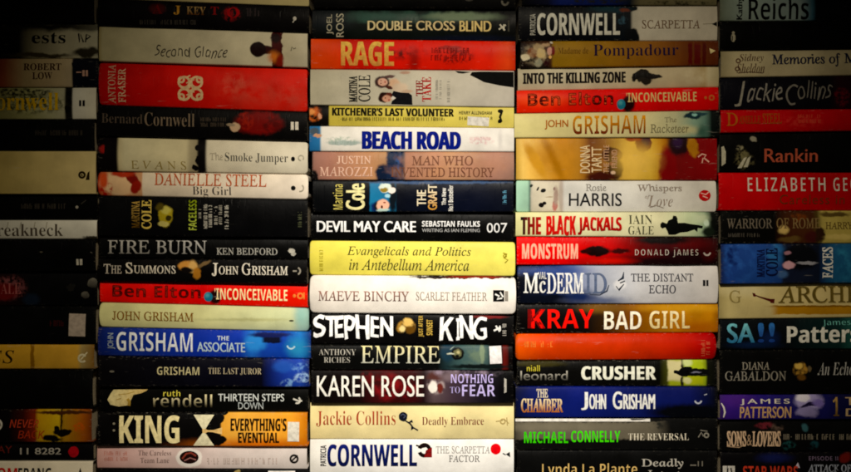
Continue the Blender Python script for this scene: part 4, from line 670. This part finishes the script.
   T('M', 'sr', 523.5, 273, 539, 293, 'e0e0dc', A, off=.015), T('c', 'sr', 539.5, 281, 546, 293, 'd8d8d4', A, off=.02), T('DERM', 'sr', 547, 273, 584, 293.5, 'd8d8d8', A, k2='e0e0e0', off=.02), T('ID', 'sr', 585, 273, 607, 293.5, '54607c', A, off=.015), T('VAL', 'sb', 538.5, 272, 546.5, 279, 'd0d0cc', A, off=-.01), P(stroke([(590, 294.5), (600, 295), (607, 291), (609, 285)], [.8, 1.2, 1.6, .8]), '2c3448', 'orn'),
   T('THE DISTANT', 'sr', 631, 273.5, 693.5, 281.5, '3c3c44', off=.012), T('ECHO', 'sr', 649, 285, 676, 293.5, '3c3c44', off=.014), P([stroke([(624, 272), (623, 278), (618, 281)], [.6, 2.6, .8]), stroke([(616, 286), (619, 290), (624, 284)], [.8, 2.2, .8]), stroke([(620, 283), (625, 281)], 1.2)], '1a2434', 'pic'), P([box(703, 280, 705.5, 286), box(706.4, 280, 708.6, 286)], '161616')], dict(xl=517, xr=719, hard=True, bulge=.0026, rc=2)),
 ('paperback running from black to amber with red and cream block capitals', 334, 333, [(516, '060505'), (588, '0a0706'), (604, '2a1806'), (630, '6e3c0c'), (650, '8a5410'), (680, 'b0741c'), (712, 'b87818'), (719, '8a5410')],
  [G(604, 308, 20, 5, '6a4814', soft=.8), G(690, 308, 40, 4, 'c89024', soft=.9), G(700, 328, 20, 6, 'a85c14', soft=.9),
   T('K', 'sb', 528, 309.5, 545, 328.5, '6a0c0c', A), T('KRAY', 'sb', 531.5, 309.5, 594.5, 328.5, 'e8201c', A, off=-.005), T('BAD', 'sb', 604.5, 311.5, 642, 329.5, 'f0e8d4', off=-.005), T('GIRL', 'sb', 650, 311, 690.5, 329, 'ecdcb0', k2='d8c48a', off=-.01)], dict(xl=516.5, xr=719)),
 ('plain orange-red hardback with tiny cream script and rounded shoulders', 361, 360, [(514, '8a3810'), (519, 'cc4c14'), (545, 'c23a10'), (640, 'b82c0c'), (680, 'b0200c'), (705, 'a80c0c'), (717, '900a0c')],
  [scr(523, 340.5, 555, 348.5, 'cc6c30', 1), scr(701, 338, 711, 357, 'c05a3c', 2, 1)], dict(xl=515, xr=717, hard=True, bulge=.003, rc=5)),
 ('black paperback with bold ivory capitals and a lime photo of a dark figure', 386.5, 387, [(516, '060606'), (660, '080806'), (668, '3a3c10'), (671, '9aa428'), (706, '8a9c24'), (708, '12140a'), (718, '060606')],
  [G(540, 364, 24, 3, '2c2808', soft=.7), G(676, 371, 7.4, 10, 'c4bc8c', sh='r', soft=.3, warp=1), G(683.5, 364, 2, 5, '1c1c0c', soft=.5), G(683, 382, 2, 5, '1c1c0c', soft=.5), G(694.5, 364.5, 9.5, 5.2, 'a8bc2c', sh='r', soft=.3, warp=1), G(688, 363, 5, 4, 'c4d08c', soft=.7), G(694.5, 380, 9.5, 4.6, 'a0a824', sh='r', soft=.3, warp=1), G(688, 381, 4, 3, 'c4c488', soft=.7), G(698, 372.6, 12, 3.6, '08090a', sh='r', soft=.25), G(697, 372.8, 5, .8, '6a6a7c', soft=.5), 
   P([(674, 372), (674.6, 370.6), (676.4, 370.4), (679, 371), (682, 368), (686, 367), (691, 367), (693, 368), (692, 369.4), (688, 370), (688, 374), (690, 375.4), (687, 377), (682, 376.6), (679, 374), (676.4, 373.8), (674.6, 373.6)], '060709', 'pic'), T('niall', 'sb', 527, 365.5, 540, 371.5, 'c4b840', A, off=-.02), T('leonard', 'ss', 520.5, 371, 568, 380.5, 'a8a498', A, k2='4a4842', off=.008), T('CRUSHER', 'sb', 581.5, 366.5, 656.5, 380, 'dcdccc', bo=.45)], dict(xl=517, xr=718)),
 ('deep blue paperback with small gold title and tall white capitals', 418, 418, [(514, '060a20'), (530, '0a1450'), (575, '0c1864'), (640, '0a1450'), (690, '0a1250'), (710, '060a28'), (716, '05060c')],
  [G(690, 412, 40, 8, '04050a', soft=.6), T('THE', 'sr', 536.5, 389, 548, 397.5, 'ccc0a8', off=.025), T('CHAMBER', 'sr', 521, 398.5, 563, 412.5, 'd8c49c', k2='a8642c', off=.03), T('J', 'ss', 581, 392, 588, 410, 'dcdcd8', A, off=.02), T('OHN', 'ss', 589, 394, 606, 409, 'dcdcd8', A, off=.025), T('G', 'ss', 612.5, 391.5, 622, 409, 'dcdcd8', A, off=.02), T('RISHAM', 'ss', 623, 394, 655, 409, 'dcdcd8', A, off=.025), P([ring(698, 400, 2.4, 4, 10, 170, 12), stroke([(704, 395), (707, 394)], .8)], 'a8acb8')], dict(xl=515, xr=717.8)),
 ('black paperback with neon green capitals on a grey band under a white line', 450, 450, [(516, '0a0a09'), (714, '080808')],
  [G(588, 430.5, 71, 8.5, '5c5648', sh='r', soft=.3, warp=2), G(560, 427, 50, 4, '6a6454', soft=.8), G(656, 426, 8, 4, '20201c', nz=150, warp=3), P([[(514.8, 418.7), (650, 418.7), (650, 421.4), (514.8, 421.4)]], 'd8d4cc', 'orn'), T('MICHAEL', 'sb', 524, 431.5, 568, 443, '3cc41c', A, off=.0), T('CONNELLY', 'sb', 571, 430.5, 620, 442, '44d020', A, off=.0), T('THE REVERSAL', 'se', 628, 433, 688.5, 440, 'd0c8b4', off=-.012), P([stroke([(698, 437), (701, 432), (703, 436)], 1), ring(706, 435, 1.4, 2.8), stroke([(700, 430), (707, 431)], .8)], '7a766c')], dict(xl=515, xr=717.5, edge=1.0)),
 ('black paperback with gold mixed-case lettering, beside the one with red capitals', 481, 481, '060606', [T('Lynda La Plante', 'sb', 542, 463, 637, 478, 'c8a868', A, off=-.02), T('Deadly', 'sr', 641.5, 458.5, 683, 468.5, 'a8a49a', off=.008), T('Intent', 'sr', 648, 470, 680, 478, 'a8a49a', off=.008), P([stroke([(690, 465), (696, 465)], 1.2), stroke([(698, 461), (698, 466)], 1), stroke([(702, 461), (702, 466)], 1)], '6a665c')], dict(xl=517, xr=717.5)),
 ('black paperback hidden at the foot of the stack with the neon green capitals', BASE, BASE, BK, [], dict(xl=517, xr=717.5)),
])

# ------------------------------- fifth stack, running out of the frame
stack(719.8, 927, (-22, -23), [
 ('black paperback on top of the dim stack, above the teal-grey one', -4, -4, BK, [], {}),
 ('paperback with heavy black letters on teal-grey that ends in black', 21, 20, [(720, '646c5c'), (740, '94a49a'), (800, '94a8a8'), (812, '3a6478'), (816, '080c10'), (927, '060606')],
  [T('Kathy', 'ss', 736.5, -3, 744, 19.5, '0c0c0c', A, off=.03, **V), T('Reichs', 'sb', 748.5, -3, 808.5, 19.5, '0a0a0a', A, off=-.01)], dict(xl=719.6)),
 ('plain black paperback with a small cream bird-shaped mark, between teal-grey and beige spines', 51, 48.5, BK, [P([ell(733, 38, 2.2, 4.2, jit=.06), ell(733, 33, 1.4, 1.6)], '9a9480'), P([stroke([(732, 36), (732, 41)], 1)], '1a1814')], dict(xl=719.6)),
 ('beige paperback with an ornate brown script name and navy serif title', 77.5, 74, [(721, '8a8060'), (735, 'b4a884'), (800, 'bcb08c'), (927, 'b0a480')],
  [T('Sidney', 'bi', 739, 54, 763.5, 63, '4a2c20', A, off=-.01), T('Sheldon', 'bi', 736.5, 63.5, 764.5, 73, '4a2c20', A, off=-.01), P([ring(738, 61, 1.4, 2.6), ring(737, 69, 1.2, 2.4), stroke([(738, 73), (750, 72), (763, 73)], .8)], '5a3c2c', 'orn'),
   T('Memories of', 'sr', 772, 53.5, 840, 67, '1c2038', off=.022), T('Midnight', 'sr', 844, 52, 900, 66, '1c2038', off=.022)], dict(xl=720)),
 ('navy-black paperback with a white hand-painted name and red flecks', 110, 108.5, [(721, '0a0a12'), (830, '0a080c'), (840, '20060c'), (927, '14060a')],
  [G(842, 97, 7, 9, '5a0c18', nz=250, soft=.5, warp=3), T('J', 'si', 735, 81, 746, 106, '8a867a', A, off=.014, wob=.7), T('ackie', 'si', 747, 83, 783, 101, '86827a', A, off=.0, wob=.7), T('C', 'si', 786, 84, 798, 105, '7a766e', A, off=-.006, wob=.5), T('ollins', 'si', 798, 81, 832, 99, '726e66', A, off=-.004, wob=.8)], dict(xl=720)),
 ('red paperback with dull gold serif lettering, above the one with white photo fragments', 133, 130, [(721, 'b81418'), (780, 'b01014'), (927, 'a80c10')], [G(800, 122, 20, 5, 'c02c28', nz=200, soft=.7), T('D', 'sr', 726, 113, 737, 126, 'a8581c', A, off=.01), T('ANIELLE', 'sr', 738, 116, 760, 124, '8d3c14', A, off=.02), T('STEEL', 'sr', 762, 113.5, 781, 124, '9a4a18', A, off=.012), scr(796, 114, 822, 124, 'c04030', 2)], dict(xl=719.6)),
 ('thick black paperback with orange-brown sans name and white photo fragments', 172.5, 172, [(721, '070606'), (927, '060505')],
  [G(744, 159, 9, 9, '6a6444', nz=190, soft=.5, warp=4, ang=30), G(740, 148, 4, 3, '8a8468', nz=200, soft=.5, warp=3), G(754, 139, 3.6, 2.6, '8a8674', soft=.4, warp=3), T('Rankin', 'ss', 764.5, 148.5, 818, 162, 'a8503a', A, off=.012),
   P([[(721.6, 147), (724, 146), (726, 152), (724.5, 158), (726, 163), (722, 166)], [(738, 168), (744, 158), (747, 157), (742, 168)], [(744, 167), (748, 158), (751, 156), (748, 167)]], 'b0ac98', 'pic')], dict(xl=719.6)),
 ('red hardback with white block capitals over a thin gold title', 210.5, 210.5, [(719, 'b81014'), (780, 'b40e12'), (927, 'a00c10')],
  [T('ELIZABETH', 'sb', 748, 177.5, 826, 191, 'd0c8bc', A, off=-.02, sp=1.25), T('GEORGE', 'sb', 834, 177.5, 884, 191, 'd0c8bc', A, off=-.02, sp=1.25), T('Careless in Red', 'ss', 780, 194.5, 873, 204, '6e2c14', off=.0, sp=1.1)], dict(xl=719, hard=True, bulge=.0018, edge=1.2)),
 ('black paperback with grey-gold serif capitals, brown battle picture and yellow panel', 244, 243, [(719, '060706'), (774, '080706'), (786, '3a1c0c'), (812, '40200e'), (817, '4a3c18'), (822, 'a89850'), (927, 'a89448')],
  [G(783, 230, 5, 4, 'c0a464', soft=.6), G(797, 218, 9, 4, '6a3410', soft=.6, nz=120), G(812, 237, 8, 6, '3a1210', soft=.5, warp=3), G(835, 214, 14, 3, '50401c', soft=.6, warp=4), G(820, 234, 5, 8, '2a180c', soft=.4, warp=4), G(790, 240, 10, 3, '5a4420', soft=.6, warp=3), G(840, 237, 14, 3, 'c0ac64', soft=.7),
   T('WARRIOR', 'sr', 726.5, 218.5, 772, 228.5, '6a6256', off=.006), T('OF ROME', 'sr', 776, 218, 820, 228.5, '7a6440', off=.01), T('HARRY', 'sr', 825, 222, 852, 229, '5a4820', A, off=.01), scr(728, 232.5, 760, 237.5, '4a4640', 1)], dict(xl=719.6)),
 ('mottled blue paperback with dark upright lettering, pink faces and an upright white title', 284, 282.5, [(721, '142454'), (728, '1c3c84'), (755, '1c4088'), (780, '1c3c7c'), (783, '141a30'), (818, '0e1424'), (822, '142c50'), (834, '1c5078'), (927, '1c5478')],
  [G(740, 262, 15, 18, '2c5cac', nz=60, soft=.6, warp=6), G(732, 255, 5, 12, '0e2260', nz=90, soft=.6, warp=4), G(775, 254, 9, 12, '2a64a0', nz=60, soft=.7, warp=5), G(800, 257, 17, 13, '08090e', soft=.35, warp=2), G(788, 265, 6, 3.4, 'c89aa8', soft=.4), G(787, 253, 3.4, 2, '9a7080', soft=.5), G(806, 263, 10, 1.6, '8a8a94', soft=.5), G(843, 262, 8, 16, '2a7094', nz=70, soft=.7, warp=5), G(782, 274, 5, 4, '3c5c8c', soft=.7),
   T('MARTINA', 'sr', 756, 249, 764, 277, '0c1440', A, off=.03, **V), T('COLE', 'sr', 765, 248, 777, 276, '0a1238', A, off=.03, **V), T('FACES', 'sr', 821.5, 247, 832, 278, 'd0d0cc', off=.03, **V)], dict(xl=719.6)),
 ('cream paperback with outlined capitals, a briar pipe and a gold band', 319.5, 317, [(721, '9a8c5c'), (730, 'b8a974'), (800, 'c0b07c'), (927, 'b4a26a')],
  [G(845, 310, 70, 4.4, 'a8781c', sh='r', soft=.12, warp=.8), G(845, 306.5, 70, .8, '7a5410', sh='r', soft=.3, warp=.8), G(745, 290, 20, 6, 'c4b88c', soft=.9),
   T('G', 'sr', 730, 290.5, 742, 303, '8a7a48', off=.004), T('ARCHER', 'sr', 779, 286, 880, 303, '5a4c20', A, off=.022), T('ARCHER', 'sr', 779.8, 286.8, 880.8, 303.4, 'b09c60', A, off=.004), P([stroke([(754, 294.5), (760, 297), (768, 299.5), (775, 301.5)], [1, 1.4, 2.2, 3.6]), [(753, 293), (756, 293.5), (756.5, 297), (754, 296.5)], [(771, 299), (775.5, 299), (775, 303.5), (771, 303)]], '4a1410', 'pic')], dict(xl=720)),
 ('black paperback with shimmering teal capitals and a white condensed name', 350, 349, [(721, '060a0e'), (786, '070b0f'), (840, '0c2424'), (852, '1c4a44'), (927, '0c2424')],
  [G(755, 345, 20, 3, '0a1c3c', soft=.8), G(770, 338, 8, 6, '0c1c44', soft=.8), T('SA', 'ss', 727, 323.5, 755, 343, '6ab0bc', k2='2c6c94', off=.03), T('!!', 'ss', 758, 323, 775, 342.5, '2c64a8', k2='1c3c84', off=.03),
   T('James', 'sb', 823, 319.8, 851, 326.6, '6ab0a8', A, off=-.03), T('Patterson', 'sb', 787, 326, 885, 342.5, 'd0d0c8', A, bo=.25)], dict(xl=719.6)),
 ('broad black hardback with thin grey serif capitals and a golden bloom', 394.5, 394, '060606',
  [G(799, 369, 6.5, 6.5, '9a7430', nz=130, soft=.35, warp=3), G(798, 366, 4, 3, 'c0a050', soft=.6), G(801, 377, 4, 3, '5a3c14', soft=.6), G(809, 369, 2, 3, '5a4c34', soft=.5), T('DIANA', 'sr', 741.5, 362, 769, 369.5, '8a8478', A, off=.006), T('GABALDON', 'sr', 724.5, 371, 785.5, 380.5, '7e7a70', A, off=.006), T('An Echo', 'bi', 817, 362, 853, 375, '9a9a98', off=-.02), P([ell(818, 374, 1, 1)], '8a8a86', 'orn')], dict(xl=719, hard=True, bulge=.0016, edge=1.0)),
 ('purple paperback with white and gold spaced capitals and a lightning photo', 420, 419.5, [(719, '2a1848'), (728, '2c1468'), (760, '20146c'), (793, '181454'), (826, '141450'), (840, '0c0c34'), (927, '0c0c34')],
  [G(808, 401, 14, 8, '9088b8', soft=.4, warp=4), G(803, 398, 8, 4, 'ccc8d8', soft=.5, warp=3), G(812, 404, 12, 2, '140c30', soft=.3, warp=3, ang=12), G(806, 412, 10, 5, '8078a8', soft=.5, warp=4), G(818, 403, 5, 4, '6a5ca0', soft=.6, warp=3), G(736, 400, 16, 6, '3c1a70', soft=.9), P([stroke([(721, 403), (723.4, 407), (724.6, 412), (723.4, 417.4)], [.8, 1.6, 1.8, 1])], 'c8c4b8', 'orn'), T('JAMES', 'ss', 740, 398.8, 789.5, 405, 'c8c0b4', A, off=.025, sp=1.35), T('PATTERSON', 'ss', 739.5, 406.5, 791, 418, 'b89468', A, off=.02), T('1', 'se', 832.5, 397, 839, 416, 'a08048', k2='5a4420'), T('TO\nDIE', 'ss', 845, 397, 868, 416, 'a8906c', off=.02)], dict(xl=719.6)),
 ('black paperback with narrow peach capitals over red and teal specks', 452.5, 452, '070707',
  [G(766, 425, 9, 3, '5a1c24', nz=180, soft=.5, warp=3), G(806, 428, 4, 4, '2c5058', soft=.6, warp=3), G(790, 446, 7, 5, '1c4a4c', nz=160, soft=.5, warp=3), G(814, 446, 6, 4, '143840', nz=160, soft=.5, warp=3), G(778, 428, 6, 4, '4a3c34', nz=160, soft=.5),
   T('SONS', 'sr', 727.5, 431.5, 747, 447, 'b89c80', off=.03), T('&', 'se', 747.5, 435, 752.5, 446, 'a88c70', off=-.01), T('LOVERS', 'sr', 753, 431.5, 781.5, 447, 'c0a488', off=.03), scr(784, 433.5, 856, 441, '6a6458', 1, role='sub'), P([stroke([(728, 447), (740, 448), (746, 445)], .8)], 'a88c70', 'orn')], dict(xl=719.6)),
 ('black paperback with red outlined capitals and a small white block near the frame bottom', 487, 487, '070608',
  [G(775, 458, 14, 4, '0e1440', soft=.8), G(846, 458, 6, 5, '5a1410', soft=.6, warp=3), P([box(723, 466, 735, 477)], 'b0aca4'), P([stroke([(728, 466), (727.5, 477)], 1.6), stroke([(731, 468), (732, 473)], 1.4)], '1a1a1a'), T('STAR WARS', 'sb', 743, 466, 798, 478, 'a83422'), P([[(795, 467), (798, 462.5), (800, 468)]], 'b0a8b8', 'orn'), T('EPISODE II', 'ss', 809, 456.5, 838, 460.5, '6a5c74', N, sp=1.2), T('ATTACK OF', 'sr', 808, 464.5, 851, 472, '8a90a0', off=.02)], dict(xl=720)),
 ('black paperback hidden at the foot of the stack with the briar pipe', BASE, BASE, BK, [], dict(xl=720)),
])
